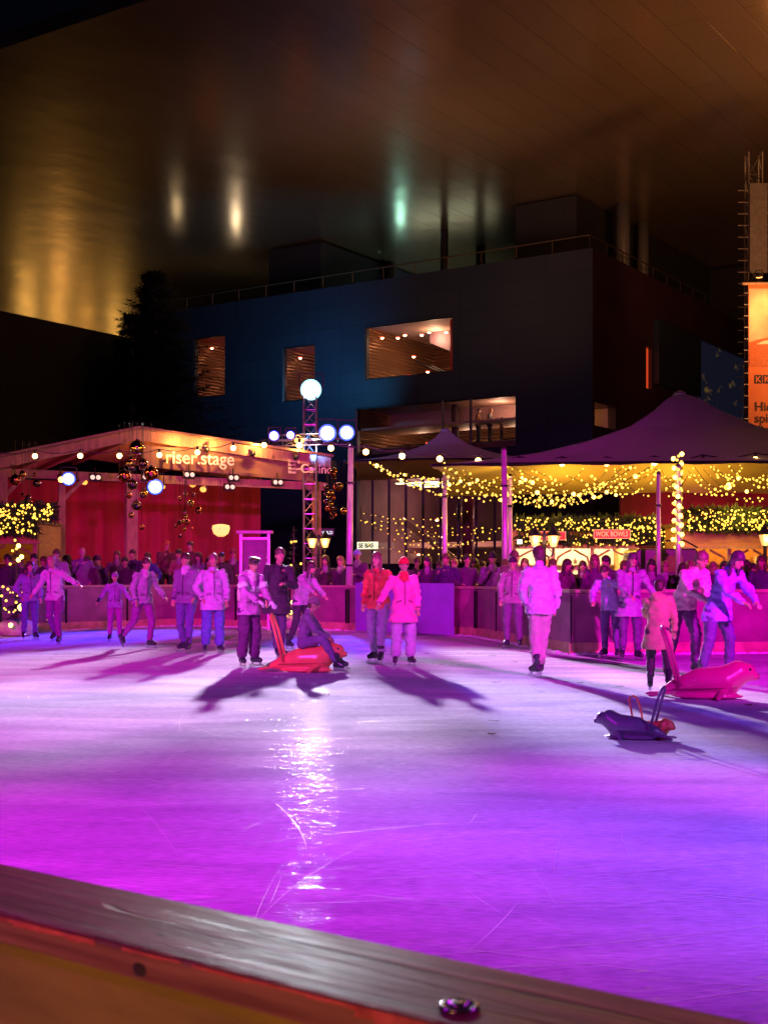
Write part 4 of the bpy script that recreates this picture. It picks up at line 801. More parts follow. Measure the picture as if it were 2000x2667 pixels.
point('panel_red_fill', (11, 45.8, 3.2), (1, .02, .15), 130, .3); point('panel_red_fill', (15, 45.8, 3.2), (1, .02, .15), 130, .3)  # unseen red lights added to brighten the maroon panel
# ---------------------------------------------------------------- food truck
FT = at(1655, 1500, 31.2); tr_ = thing('food_van', 'old dark panel van parked under the tent behind the crowd', 'van', (FT.x, 31.2, 0))
vm = mat('dark_van_paint', (.05, .02, .035), .3, .2, var=.1); X0, X1 = FT.x, at(1858, 1500, 31.2).x; LV = X1 - X0
def prism(mb, poly, y0, y1, mi=0):   # poly in x,z
    n = len(poly); vs = [(x, y0, z) for x, z in poly] + [(x, y1, z) for x, z in poly]
    return mb.add(vs, [tuple(range(n)), tuple(reversed(range(n, 2 * n)))] + [(i, i + n, (i + 1) % n + n, (i + 1) % n) for i in range(n)], mi)
vb = MB(); prism(vb, [(X0, .4), (X0, 1.98), (X0 + .08, 2.06), (X1 - .42, 2.06), (X1 - .08, 1.45), (X1 + .25, 1.38), (X1 + .35, 1.2), (X1 + .35, .4)], 31.2, 33.0); body = vb.build('body', vm, tr_); bv = body.modifiers.new('b', 'BEVEL'); bv.width = .04; bv.segments = 2
wg = mat('van_glass', (.25, .14, .07), .1, var=.3, spec=.6)
for x0, x1, sl in ((.42, .62, 0), (.75, 1.12, 0), (1.55, 1.75, .14)):
    q = MB(); prism(q, [(X0 + x0, 1.5), (X0 + x0, 1.88), (X0 + x1 - sl, 1.88), (X0 + x1, 1.5)], 31.185, 31.199); q.build('window', wg, tr_)
for x in (.35, LV - .1): MB().lathe((X0 + x, 31.35, .32), [(.31, 0), (.33, .04), (.33, .18), (.30, .2), (.17, .2), (.12, .17)], 20, axis=(0, -1, 0)).build('wheel', darkm, tr_, True)
MB().box((X1 + .37, 31.5, .75), (.04, .2, .2)).build('headlight', mat('dull_lens', (.6, .6, .6), .2, var=0), tr_)
rr = MB(); rr.tube([(X0 + .1, 31.3, 2.13), (X0 + .7, 31.25, 2.24), (X0 + 1.15, 31.25, 2.26), (X0 + 1.5, 31.3, 2.08)], .02, 5); rr.build('roof_cable', darkm, tr_)
# ---------------------------------------------------------------- street lanterns
def twin_lantern(label, xs, y, D, hbase, arm=True):
    cx = sum(xs) / len(xs); c = at(cx, 1500, D); t = thing('street_lantern', label, 'street lamp', (c.x, D, 0), 'old-style street lanterns')
    zt = CZ + (1500 - y) / F * D
    MB().lathe((c.x, D, 0), [(.16, 0), (.16, .1), (.07, .3), (.06, .9), (.08, .95), (.05, 1.0), (.04, zt - .15), (.07, zt - .1), (.03, zt), (.05, zt + .08), (.01, zt + .2)], 12).build('post', darkm, t, True)
    for x in xs:
        p = at(x, y, D); 
        if len(xs) > 1:
            a_ = MB(); s_ = 1 if x > cx else -1; a_.tube([(c.x, D, zt - .35), (c.x + s_ * .12, D, zt - .42), (p.x - s_ * .02, D, zt - .36), (p.x, D, zt - .2)], .018, 6); a_.tube([(c.x, D, zt - .15), (c.x + s_ * .1, D, zt - .22), (c.x + s_ * .16, D, zt - .3)], .012, 5); a_.build('arm', darkm, t, True)
        ln = MB().lathe(p - Vector((0, 0, .18)), [(.07, 0), (.14, .24)], 6).build('lantern_glass', mat('lantern_glass', (.8, .5, .2), .3, var=0, emit=(1, .42, .10), es=1.1), t)
        MB().lathe(p + Vector((0, 0, .062)), [(.18, 0), (.15, .05), (.07, .13), (.03, .2), (.01, .24)], 6).build('lantern_roof', darkm, t)
        MB().ball(p + Vector((0, -.14, -.05)), (.05, .03, .05), 8).build('flame', warm, t)
        point('lantern_light', p + Vector((0, -.3, -.1)), (1, .5, .15), 14, .06)
twin_lantern('twin street lantern left of the slim pole near the mast', (813, 847), 1409, 36, 0); twin_lantern('twin street lantern before the left red stall sign', (1393, 1441), 1403, 29.5, 0); twin_lantern('single street lantern at the right edge', (1991,), 1400, 29, 0)
# lectern-like frame
fx0, fx1, fD = 628, 700, 33.6; a, b_ = at(fx0, 1500, fD), at(fx1, 1500, fD); ff = thing('notice_frame', 'pale framed notice stand with small flat roof behind the girl', 'stand', (a.x, fD, 0)); zt = CZ + 110 / F * fD
for x in (a.x, b_.x): MB().box((x, fD, zt / 2), (.07, .07, zt)).build('post', polem, ff)
MB().box(((a.x + b_.x) / 2, fD, zt + .04), (.92, .3, .07)).build('roof', mat('frame_roof', (.5, .42, .4), .5, var=.1), ff)
fr_ = MB(); [fr_.box(((a.x + b_.x) / 2, fD, z), (b_.x - a.x - .08, .05, .06)) for z in (zt - .12, .9)]; fr_.build('crossbar', polem, ff); MB().box(((a.x + b_.x) / 2, fD + .02, (zt + .78) / 2), (b_.x - a.x - .14, .02, zt - 1.05)).build('board', mat('notice_board', (.12, .05, .1), .4, var=.2), ff)
# ---------------------------------------------------------------- conifers
def fir(label, base, h, r, mt, nb, name='fir_tree', lights=0, tm=None, seed=1, pot=False):
    rn = random.Random(seed); base = Vector(base); t = thing(name, label, 'tree', base, None)
    MB().tube([base, base + Vector((0, 0, h * .5)), base + Vector((0, 0, h))], [h * .022, h * .014, .01], 7).build('trunk', mat('bark', (.06, .04, .03), .9, var=.3), t)
    mb = MB()
    for i in range(nb):
        q = rn.random() ** .8 if not pot else rn.random(); q = (int(q * 20) + rn.random() * .5) / 20 if not pot else q; z = h * (.06 + .92 * q); rad = r * (1 - q) ** .85 * rn.uniform(.40, 1.25) + .03 * h * (1 - q) ; a = rn.uniform(0, 6.283); o = base + Vector((0, 0, z)); d = Vector((math.cos(a), math.sin(a), rn.uniform(-.30, .25))).normalized(); tip = o + d * rad
        side = d.cross(Vector((0, 0, 1))).normalized(); nn = max(5, int(rad / (h * .012)))
        for k in range(nn):
            f_ = (k + 1) / nn; c = o.lerp(tip, f_); l = h * .022 * (1.25 - f_) * rn.uniform(.7, 1.6) + h * .008
            for s_ in (-1, 1):
                e = c + side * s_ * l + d * l * .7 + Vector((0, 0, rn.uniform(-.4, .15) * l)); w_ = d * l * .22
                mb.add([c - w_, c + w_, e], [(0, 1, 2)])
        mb.add([tip - side * h * .006, tip + side * h * .006, tip + d * h * .02], [(0, 1, 2)])
    mb.build('crown', mt, t)
    for i in range(lights):
        q = rn.random(); z = h * (.1 + .85 * q); rad = r * (1 - q) ** .85 * .85 + .04; a = rn.uniform(-2.6, -.5); o = bpy.data.objects.new('fairy_bulb', fb_me[rn.choice((0, 1, 1, 2))]); C.objects.link(o); o.parent = t; o.location = Vector((math.cos(a) * rad, math.sin(a) * rad, z))
    if pot: MB().lathe(base, [(.30, 0), (.40, .05), (.42, .30), (.30, .36)], 16).build('sack', mat('pale_sacking', (.5, .42, .38), .85, var=.2, bump=.3), t, True)
    return t
b0 = at(405, 1500, 66); fir('tall black conifer silhouette behind the stage roof', (b0.x, 66, 0), 17.4, 6.2, mat('dark_fir', (.012, .018, .022), .85, var=.4), 1500, 'conifer_tree', seed=4)
b0 = at(345, 1500, 63); fir('shorter black conifer leaning left of the tall one', (b0.x, 63, 0), 14.6, 3.6, MC['dark_fir'], 700, 'conifer_tree', seed=8)
b0 = at(44, 1500, 30.4); fir('small potted Christmas tree with golden lights at the left rink edge', (b0.x, 30.4, 0), 2.35, .75, firm, 170, 'christmas_tree', 22, seed=2, pot=True)
b0 = at(765, 1500, 34.5); fir('thin Christmas tree with a few bright lights behind the dark-coated adult', (b0.x, 34.5, 0), 2.7, .55, firm, 120, 'christmas_tree', 14, seed=5, pot=True)
# lights trailing on the left barrier
swag('short string of golden lights low on the left barrier', (18, 1592), (70, 1572), 6, 29.2, 29.2, 12, 'strings of lights low on the left barrier', .3); swag('short slanting string of lights on the barrier right of the small tree', (123, 1617), (146, 1600), 0, 29.4, 29.4, 7, 'strings of lights low on the left barrier', 0)
swag('curling string of tiny lights on the small tree pot', (27, 1537), (88, 1542), 8, 29.8, 29.8, 14, 'strings of lights low on the left barrier', 0)
# ---------------------------------------------------------------- scaffold tower with hanging banner
D = 52; a = at(1948, 1500, D); tw = thing('scaffold_tower', 'tall scaffold tower rising behind the tent at the right edge', 'scaffold', (a.x, D + .3, 0))
q = MB(); truss(q, (a.x + .45, D + .9, 0), (a.x + .45, D + .9, 18.5), .55, .9, .03); truss(q, (a.x + 3.1, D + .9, 0), (a.x + 3.1, D + .9, 18.5), .55, .9, .03); q.build('uprights', mat('dull_scaffold', (.07, .055, .05), .5, .5, var=.2), tw)
q = MB()
for k in range(20): z = 8.0 + k * .47; q.tube([(a.x - .25, D + .6, z), (a.x + 3.4, D + .6, z)], .02, 5)
q.build('ledgers', MC['dull_scaffold'], tw)
MB().box((a.x + .55, D + .55, 15.4), (.7, .12, 3.6)).build('mesh_panel', mat('grey_mesh', (.05, .04, .035), .7, var=.3), tw)
bz0, bz1 = CZ + 330 / F * D, CZ + 757 / F * D; bn = thing('poster_banner', 'large orange poster banner with dome picture and black lettering', 'banner', (a.x, D, bz0))
om = bpy.data.materials.new('orange_poster'); nt, b = nodes(om); N = nt.nodes; L = nt.links; tc = N.new('ShaderNodeTexCoord')
L.new(ramp(nz(tc.outputs['Object'], .6, 3), .3, .7, (.78, .17, .035, 1), (.85, .22, .05, 1)), b.inputs['Base Color']); b.inputs['Roughness'].default_value = .6
MB().frame((a.x, D, bz0), (3.6, 0, 0), (0, .03, 0), (0, 0, bz1 - bz0)).build('cloth', om, bn)
zt = lambda py: CZ + (1500 - py) / F * D
pic = MB(); pic.frame((a.x + .02, D - .012, zt(892)), (3.56, 0, 0), (0, .01, 0), (0, 0, zt(752) - zt(892))); pic.build('picture', mat('poster_sky', (.75, .55, .32), .5, var=.35, scale=.9), bn)
pb = MB()
prism(pb, [(a.x + 1.0, zt(860)), (a.x + 1.0, zt(800)), (a.x + .75, zt(785)), (a.x + .9, zt(775)), (a.x + .7, zt(765)), (a.x + 1.2, zt(757)), (a.x + 3.4, zt(757)), (a.x + 3.4, zt(860))], D - .02, D - .013); pb.build('tower_print', mat('poster_gold', (.85, .5, .08), .5, var=.3, scale=4), bn)
pb = MB(); prism(pb, [(a.x + .02, zt(955)), (a.x + .02, zt(892)), (a.x + .35, zt(885)), (a.x + .9, zt(877)), (a.x + 3.5, zt(873)), (a.x + 3.5, zt(955))], D - .02, D - .013); pb.build('roof_print', mat('poster_tile', (.62, .14, .03), .6, var=.45, scale=14, stretch=(1, 1, 6)), bn)
pb = MB(); prism(pb, [(a.x + .3, zt(897)), (a.x + .6, zt(888)), (a.x + 1.3, zt(884)), (a.x + 3.5, zt(882)), (a.x + 3.5, zt(892)), (a.x + 1, zt(896))], D - .03, D - .021); pb.build('dome_print', mat('poster_white', (.85, .7, .5), .6, var=.1), bn)
blk = mat('poster_black', (.04, .015, .015), .6, var=0)
for i in range(3):
    x = a.x + .23 + i * .34; MB().frame((x, D - .02, zt(999)), (.31, 0, 0), (0, .01, 0), (0, 0, .34)).build('logo_square', blk, bn); text('KKL'[i], .34, Vector((x + .04, D - .026, zt(999) + .05)), (1, 0, 0), om, bn, bold=.006)
for i, s_ in enumerate(('Hier', 'spielt', 'die Musik')): text(s_, .50, Vector((a.x + .23, D - .02, zt(1070 + i * 30))), (1, 0, 0), blk, bn, bold=.008)
ey = MB(); [ey.tube([(a.x - .18, D, z), (a.x + .02, D, z)], .018, 5) for z in [bz0 + .3 + k * .455 for k in range(14)]]; ey.build('lashings', steel, bn)
MB().tube([(a.x - .25, D - .02, bz1 + .06), (a.x + 3.8, D - .02, bz1 + .1)], .06, 8).build('top_bar', timber, bn)
lamp_head('banner_lamp', 'small golden lamp shining down on the orange banner', at(1976, 722, 51.2), .12, amber, aim=(.1, .3, -1))
spot('banner_lamp_light', at(1985, 725, 50.6), (a.x + .9, D, zt(830)), (1, .55, .15), 220, 75, 1, .1); point('banner_lamp_light', (a.x + 2.0, D - 2.6, zt(900)), (1, .5, .2), 150, .3); point('banner_lamp_light', (a.x + 1.4, D - 2.6, zt(1060)), (1, .42, .14), 110, .3)
# ============================================================ people
skin = mat('skin', (.50, .29, .21), .5, var=.08, scale=20)
def cloth(name, col, rough=.8): return mat(name, col, rough, var=.16, scale=9, bump=.25, bscale=14)
def capsule(mb, p0, p1, r0, r1, n=12, flat=1.0, wdir=None):
    """closed tapered limb piece; flat scales the thickness across wdir"""
    p0, p1 = Vector(p0), Vector(p1); d = p1 - p0; L_ = d.length; d = d.normalized() if L_ > 1e-6 else Vector((0, 0, 1))
    x = (Vector(wdir) if wdir is not None else d.orthogonal()); x = (x - d * x.dot(d)); x = x.normalized() if x.length > 1e-5 else d.orthogonal().normalized(); y = d.cross(x)
    rings = []
    for i in range(4): a = math.pi / 2 * (1 - (i + .25) / 4.25); rings.append((p0 - d * r0 * math.sin(a), r0 * math.cos(a)))
    for i in range(5): q = i / 4; rings.append((p0.lerp(p1, q), r0 + (r1 - r0) * q))
    for i in range(4): a = math.pi / 2 * ((i + 1) / 4.25); rings.append((p1 + d * r1 * math.sin(a), r1 * math.cos(a)))
    o = len(mb.v)
    for c, r in rings:
        for k in range(n): a = 2 * math.pi * k / n; mb.v.append(c + x * (r * math.cos(a)) + y * (r * flat * math.sin(a)))
    for i in range(len(rings) - 1):
        for k in range(n): a, b_ = o + i * n + k, o + i * n + (k + 1) % n; mb.f.append((a, b_, b_ + n, a + n)); mb.m.append(0)
    mb.f.append(tuple(o + k for k in reversed(range(n)))); e = o + (len(rings) - 1) * n; mb.f.append(tuple(e + k for k in range(n))); mb.m += [0, 0]
def fuse(mb, name, mt, parent, vox=.02, it=3, folds=0, seed=0):
    me = mb.mesh('tmp', mt); o = bpy.data.objects.new('tmp', me); C.objects.link(o)
    m = o.modifiers.new('r', 'REMESH'); m.mode = 'VOXEL'; m.voxel_size = vox; m.use_smooth_shade = True
    s_ = o.modifiers.new('s', 'SMOOTH'); s_.iterations = it; s_.factor = .5
    dg = bpy.context.evaluated_depsgraph_get(); me2 = bpy.data.meshes.new_from_object(o.evaluated_get(dg)); me2.name = name
    bpy.data.objects.remove(o); bpy.data.meshes.remove(me)
    if folds:
        nn = [v.normal.copy() for v in me2.vertices]
        for v, n_ in zip(me2.vertices, nn):
            c = v.co; f_ = noise.noise(Vector((c.x * 9 + seed, c.y * 9, c.z * 16))) + .5 * noise.noise(Vector((c.x * 22, c.y * 22 + seed, c.z * 30))); v.co = c + n_ * f_ * folds
    me2.polygons.foreach_set('use_smooth', [True] * len(me2.polygons))
    if not me2.materials: me2.materials.append(mt if not isinstance(mt, list) else mt[0])
    r = bpy.data.objects.new(name, me2); C.objects.link(r); r.parent = parent; return r
ARMS = {  # elbow, wrist offsets from the shoulder, x outward, y forward
 'down': ((.07, -.03, -.27), (.06, .06, -.50)), 'out': ((.14, .0, -.24), (.26, .12, -.42)), 'rail': ((.08, .08, -.26), (-.02, .30, -.28)), 'pocket': ((.12, -.06, -.26), (.02, .06, -.46)),
 'reach': ((.04, .16, -.22), (-.06, .36, -.36)), 'phone': ((.06, .10, -.26), (-.06, .26, -.05)), 'wide': ((.22, .03, -.14), (.42, .10, -.22)), 'cross': ((.08, .08, -.26), (-.16, .22, -.22))}
def person(label, feet, heading, h=1.72, top=None, legs=None, hairc=(.06, .035, .025), lean=0, turn=0, arms=('down', 'down'), stance='stand', hat=None, hair='short', skates=True, fine=.02, group=None, coat=0, lowdetail=False, hood=None, bag=None, scarf=None, side=0, gloves=None, sit=False, headtilt=.06, extra=None, seed=None):
    if not lowdetail: fine = min(fine, .0145)
    k = (h - (.07 if skates else 0)) / 1.75; seed = seed if seed is not None else random.randint(0, 9999)
    t = thing('person', label, 'person', feet, group); t.rotation_euler = (0, 0, heading)
    V = lambda x, y, z: Vector((x * k, y * k, z * k + (.07 if skates else 0)))
    hipz = .93 if not sit else .42
    HIP = V(0, 0, hipz); LM = Matrix.Rotation(-lean, 3, 'X') @ Matrix.Rotation(side, 3, 'Y')
    up = lambda x, y, z: HIP + LM @ Vector((x * k, y * k, (z - .93) * k))
    if stance == 'stand': LG = [((-.10, 0, .90), (-.12, .03, .50), (-.13, -.02, .09), 0), ((.10, 0, .90), (.12, .03, .50), (.13, -.02, .09), 0)]
    elif stance == 'glide': LG = [((-.10, 0, .90), (-.13, .14, .52), (-.13, .06, .09), 0), ((.10, 0, .90), (.16, -.04, .52), (.22, -.36, .18), -.5)]
    elif stance == 'step': LG = [((-.10, 0, .90), (-.13, .12, .51), (-.14, .16, .09), 0), ((.10, 0, .90), (.14, .0, .50), (.17, -.18, .09), 0)]
    elif stance == 'wide': LG = [((-.10, 0, .88), (-.20, .06, .50), (-.26, -.02, .09), 0), ((.10, 0, .88), (.20, .06, .50), (.26, -.02, .09), 0)]
    elif stance == 'close': LG = [((-.08, 0, .90), (-.07, .05, .50), (-.07, -.02, .09), 0), ((.08, 0, .90), (.05, .03, .50), (.02, .06, .09), 0)]
    elif stance == 'sit': LG = [((-.10, 0, .42), (-.17, .36, .52), (-.20, .62, .10), 0), ((.10, 0, .42), (.17, .36, .52), (.20, .62, .10), 0)]
    SH = [up(-.185, 0, 1.41), up(.185, 0, 1.41)]
    def armpts(i):
        e, w_ = ARMS[arms[i]] if isinstance(arms[i], str) else arms[i]; s_ = (-1, 1)[i]; B = LM if isinstance(arms[i], str) and arms[i] not in ('down', 'reach') else Matrix.Identity(3)
        return SH[i], SH[i] + B @ Vector((e[0] * s_ * k, e[1] * k, e[2] * k)), SH[i] + B @ Vector((w_[0] * s_ * k, w_[1] * k, w_[2] * k))
    AP = [armpts(0), armpts(1)]
    neck0, neck1 = up(0, -.01, 1.44), up(0, .03, 1.56); hm = LM @ Matrix.Rotation(turn, 3, 'Z') @ Matrix.Rotation(-headtilt, 3, 'X'); HC = neck1 + hm @ Vector((0, .02 * k, .085 * k))
    xs = Vector((1, 0, 0))
    # ---- body: one continuous surface
    b_ = MB()
    capsule(b_, neck0, neck1, .055 * k, .05 * k); capsule(b_, up(0, 0, 1.0), up(0, 0, 1.34), .125 * k, .15 * k, flat=.62, wdir=LM @ xs)
    b_.ball(HC + hm @ Vector((0, -.005, .02)) * k, (.076 * k, .094 * k, .105 * k), 16, M=hm); b_.ball(HC + hm @ Vector((0, .035, -.055)) * k, (.05 * k, .048 * k, .055 * k), 12, M=hm)
    b_.ball(HC + hm @ Vector((0, .097, -.012)) * k, (.013 * k, .02 * k, .024 * k), 8, M=hm)
    for s_ in (-1, 1): b_.ball(HC + hm @ Vector((.076 * s_, -.005, -.005)) * k, (.012 * k, .02 * k, .032 * k), 8, M=hm)
    for i in (0, 1):
        a0, a1, a2 = AP[i]; capsule(b_, a0, a1, .045 * k, .04 * k); capsule(b_, a1, a2, .038 * k, .026 * k); capsule(b_, up(0, 0, 1.36), a0, .07 * k, .05 * k)
        d = (a2 - a1).normalized(); capsule(b_, a2, a2 + d * .07 * k, .03 * k, .034 * k, flat=.6)
        l0, l1, l2 = [Vector((p[0] * k, p[1] * k, p[2] * k + (.07 if skates else 0))) for p in LG[i][:3]]; capsule(b_, l0, l1, .075 * k, .05 * k); capsule(b_, l1, l2, .05 * k, .035 * k); capsule(b_, HIP, l0, .1 * k, .075 * k)
        if not lowdetail:
            sd_ = d.cross(Vector((0, 0, 1))); sd_ = sd_.normalized() if sd_.length > .1 else Vector((1, 0, 0)); dn = sd_.cross(d) * -1
            if dn.z > 0: dn = -dn
            for j, (o_, l_) in enumerate(((-.03, .045), (-.011, .055), (.009, .052), (.028, .04))):
                q0 = a2 + d * .085 * k + sd_ * o_ * k; q1 = q0 + (d * .8 + dn * .3) * l_ * .6 * k; q2 = q1 + (d * .35 + dn * .8) * l_ * .6 * k; capsule(b_, q0, q1, .0098 * k, .009 * k, 6); capsule(b_, q1, q2, .009 * k, .008 * k, 6)
            q0 = a2 + d * .02 * k + sd_ * (.03 * (1 if i == 0 else -1)) * k; capsule(b_, q0, q0 + (d * .5 + dn * .5 + sd_ * (.5 if i == 0 else -.5)) * .05 * k, .012 * k, .009 * k, 6)
    fuse(b_, 'body', skin, t, .0095 if not lowdetail else .02, 2)
    # ---- eyes and mouth
    f_ = MB()
    for s_ in (-1, 1): f_.ball(HC + hm @ Vector((.03 * s_, .083, .018)) * k, (.012 * k, .008 * k, .008 * k), 8, M=hm)
    f_.build('eyes', mat('eye_dark', (.03, .02, .02), .2, var=0), t, True, local=True)
    if not lowdetail: MB().ball(HC + hm @ Vector((0, .079, -.052)) * k, (.022 * k, .008 * k, .006 * k), 8, M=hm).build('mouth', mat('lips', (.4, .1, .1), .4, var=0), t, True, local=True)
    # ---- trousers
    tm = cloth(f'trousers_{legs}', legs or (.03, .03, .05)); l_ = MB()
    for i in (0, 1):
        l0, l1, l2 = [Vector((p[0] * k, p[1] * k, p[2] * k + (.07 if skates else 0))) for p in LG[i][:3]]
        ex = 1.25 if extra == 'wide_legs' else 1; capsule(l_, HIP, l0, .125 * k, .105 * k, flat=.9); capsule(l_, l0, l1, .105 * k, .078 * k * ex); capsule(l_, l1, l1.lerp(l2, .85), .076 * k * ex, .062 * k * ex * (1.15 if ex > 1 else 1))
    fuse(l_, 'trousers', tm, t, fine, 2, (.010 if lowdetail else .018) * k, seed)
    # ---- jacket
    jm = cloth(f'jacket_{top}', top or (.05, .04, .06)); j = MB(); hem = .86 - coat
    capsule(j, up(0, 0, 1.05), up(0, -.01, 1.31), .172 * k, .172 * k, 16, flat=.74, wdir=LM @ xs)
    if sit: capsule(j, up(0, 0, .98), up(0, 0, 1.05), .16 * k, .16 * k, 16, flat=.8, wdir=LM @ xs)
    else: capsule(j, HIP + Vector((0, 0, (hem - .93) * k)), up(0, 0, 1.05), (.212 + coat * .25) * k, .172 * k, 18, flat=.76, wdir=LM @ xs)
    for i in (0, 1):
        a0, a1, a2 = AP[i]; capsule(j, up(0, -.01, 1.37), a0, .092 * k, .070 * k); capsule(j, a0, a1, .073 * k, .062 * k); capsule(j, a1, a1.lerp(a2, .93), .060 * k, .046 * k)
    if not hood: capsule(j, up(0, -.015, 1.42), up(0, 0, 1.475), .088 * k, .078 * k)
    else: j.ball(up(0, -.09, 1.46), (.13 * k, .09 * k, .08 * k), 14, M=LM)
    jo = fuse(j, 'jacket', jm, t, fine, 3 if lowdetail else 2, (.018 if lowdetail else .027) * k, seed + 5)
    if not sit:
        bm = bmesh.new(); bm.from_mesh(jo.data); pl = HIP + Vector((0, 0, (hem - .93 - .02) * k)); lim = [v for v in bm.verts if abs(v.co.x) < .34 * k]
        arm_lo = min(AP[0][2].z, AP[1][2].z) - .08 * k
        fs_ = [f for f in bm.faces if f.calc_center_median().z < pl.z and (f.calc_center_median() - Vector((HIP.x, HIP.y, f.calc_center_median().z))).length < (.27 + coat * .3) * k and min((f.calc_center_median() - AP[i][2]).length for i in (0, 1)) > .13 * k]
        bmesh.ops.delete(bm, geom=fs_, context='FACES'); bm.to_mesh(jo.data); bm.free()
    if scarf: s_ = MB(); capsule(s_, up(0, .01, 1.44), up(0, .025, 1.48), .100 * k, .085 * k, 14); s_.ball(up(0, .10, 1.42), (.06 * k, .035 * k, .07 * k), 10, M=LM); fuse(s_, 'scarf', cloth(f'scarf_{scarf}', scarf), t, .015, 1, .012 * k, seed)
    if not lowdetail and not sit and lean < .3:
        dk = tuple(c * .35 for c in (top or (.05, .04, .06))); tr_m = mat(f'trim_{dk}', dk, .4, var=0); z_ = MB()
        z_.tube([up(0, .142, .97), up(0, .150, 1.15), up(0, .136, 1.32), up(0, .10, 1.45)], .010 * k, 5); z_.build('zip', tr_m, t, True, local=True)
        for s_ in (-1, 1): MB().bar(up(.06 * s_, .152, 1.05), up(.14 * s_, .118, 1.02), .012 * k, .028 * k).build('pocket_flap', tr_m, t, local=True)
        for i in (0, 1): c_ = MB(); a0, a1, a2 = AP[i]; q0, q1 = a1.lerp(a2, .88), a1.lerp(a2, .99); c_.tube([q0, q1], [.052 * k, .047 * k], 12); c_.build('cuff', tr_m, t, True, local=True)
        cl_ = MB(); cl_.tube([up(.088 * math.cos(a), .078 * math.sin(a) - .0, 1.465 + .012 * math.sin(a * 2)) for a in [x * math.pi / 8 for x in range(17)]], .022 * k, 6); cl_.build('collar', jm, t, True, local=True)
    # ---- hair and headwear
    if hat:
        hb = MB(); hb.ball(HC + hm @ Vector((0, -.012, .05)) * k, (.092 * k, .108 * k, .098 * k), 16, M=hm); 
        hobj = fuse(hb, 'hat', cloth(f'hat_{hat}', hat), t, .018, 1, .005)
        bm = bmesh.new(); bm.from_mesh(hobj.data); pl = HC + hm @ Vector((0, .0, .030)) * k; bmesh.ops.bisect_plane(bm, geom=bm.verts[:] + bm.edges[:] + bm.faces[:], plane_co=pl, plane_no=hm @ Vector((0, -.12, 1)), clear_inner=True); bm.to_mesh(hobj.data); bm.free()
        MB().tube([pl + hm @ Vector((.088 * math.cos(a), .104 * math.sin(a) - .012, .012 * math.sin(a))) * k for a in [x * math.pi / 8 for x in range(17)]], .014 * k, 6).build('hat_brim', cloth(f'hat_{hat}', hat), t, True, local=True)
    if hair:
        hm_ = mat(f'hair_{hairc}', hairc, .5, var=.4, scale=40, stretch=(1, 1, .2)); hb = MB()
        hb.ball(HC + hm @ Vector((0, -.015, .042)) * k, (.090 * k, .105 * k, .094 * k), 14, M=hm)
        if hair == 'long': capsule(hb, HC + hm @ Vector((0, -.06, 0)) * k, HC + LM @ Vector((0, -.11, -.24)) * k, .075 * k, .05 * k, flat=.6, wdir=xs); [capsule(hb, HC + hm @ Vector((.07 * s, -.02, .0)) * k, HC + LM @ Vector((.085 * s, .02, -.20)) * k, .03 * k, .025 * k) for s in (-1, 1)]
        elif hair == 'tail': capsule(hb, HC + hm @ Vector((0, -.10, .02)) * k, HC + LM @ Vector((0, -.15, -.16)) * k, .035 * k, .02 * k)
        else: hb.ball(HC + hm @ Vector((0, -.05, -.02)) * k, (.076 * k, .06 * k, .07 * k), 12, M=hm)
        fuse(hb, 'hair', hm_, t, .016, 1, .006, seed)
    if gloves:
        for i in (0, 1):
            g_ = MB(); a0, a1, a2 = AP[i]; d = (a2 - a1).normalized(); capsule(g_, a2 - d * .02 * k, a2 + d * .075 * k, .037 * k, .043 * k, flat=.65)
            sd_ = d.cross(Vector((0, 0, 1))); sd_ = sd_.normalized() if sd_.length > .1 else Vector((1, 0, 0)); dn = sd_.cross(d) * -1
            if dn.z > 0: dn = -dn
            for o_, ln in ((-.035, .045), (-.012, .055), (.012, .052), (.034, .04)):
                q0 = a2 + d * .085 * k + sd_ * o_ * k; q1 = q0 + (d * .8 + dn * .3) * ln * .7 * k; q2 = q1 + (d * .3 + dn * .85) * ln * .7 * k; capsule(g_, q0, q1, .0135 * k, .013 * k, 6); capsule(g_, q1, q2, .013 * k, .011 * k, 6)
            q0 = a2 + d * .02 * k + sd_ * (.038 * (1 if i == 0 else -1)) * k; capsule(g_, q0, q0 + (d * .5 + dn * .5 + sd_ * (.4 if i == 0 else -.4)) * .055 * k, .015 * k, .012 * k, 6)
            fuse(g_, 'glove', cloth(f'glove_{gloves}', gloves), t, .0075, 1)
    # ---- skates or shoes
    sm = mat('skate_boot', (.03, .03, .05), .22, var=.2); bl = mat('skate_blade', (.7, .7, .72), .15, 1, var=0)
    for i in (0, 1):
        l2 = Vector((LG[i][2][0] * k, LG[i][2][1] * k, LG[i][2][2] * k + (.07 if skates else 0))); ti = LG[i][3]; M = Matrix.Rotation(ti, 3, 'X') @ Matrix.Rotation((.28, -.28)[i], 3, 'Z'); Q = lambda x, y, z: l2 + M @ Vector((x * k, y * k, z * k))
        s_ = MB(); capsule(s_, Q(0, 0, .12), Q(0, 0, -.02), .058 * k, .05 * k); capsule(s_, Q(0, -.03, -.045), Q(0, .13, -.055), .045 * k, .04 * k, flat=1.1, wdir=M @ xs); capsule(s_, Q(0, .01, .0), Q(0, .10, -.04), .047 * k, .038 * k)
        so_ = fuse(s_, 'skate_boot' if skates else 'shoe', sm, t, .014, 1)
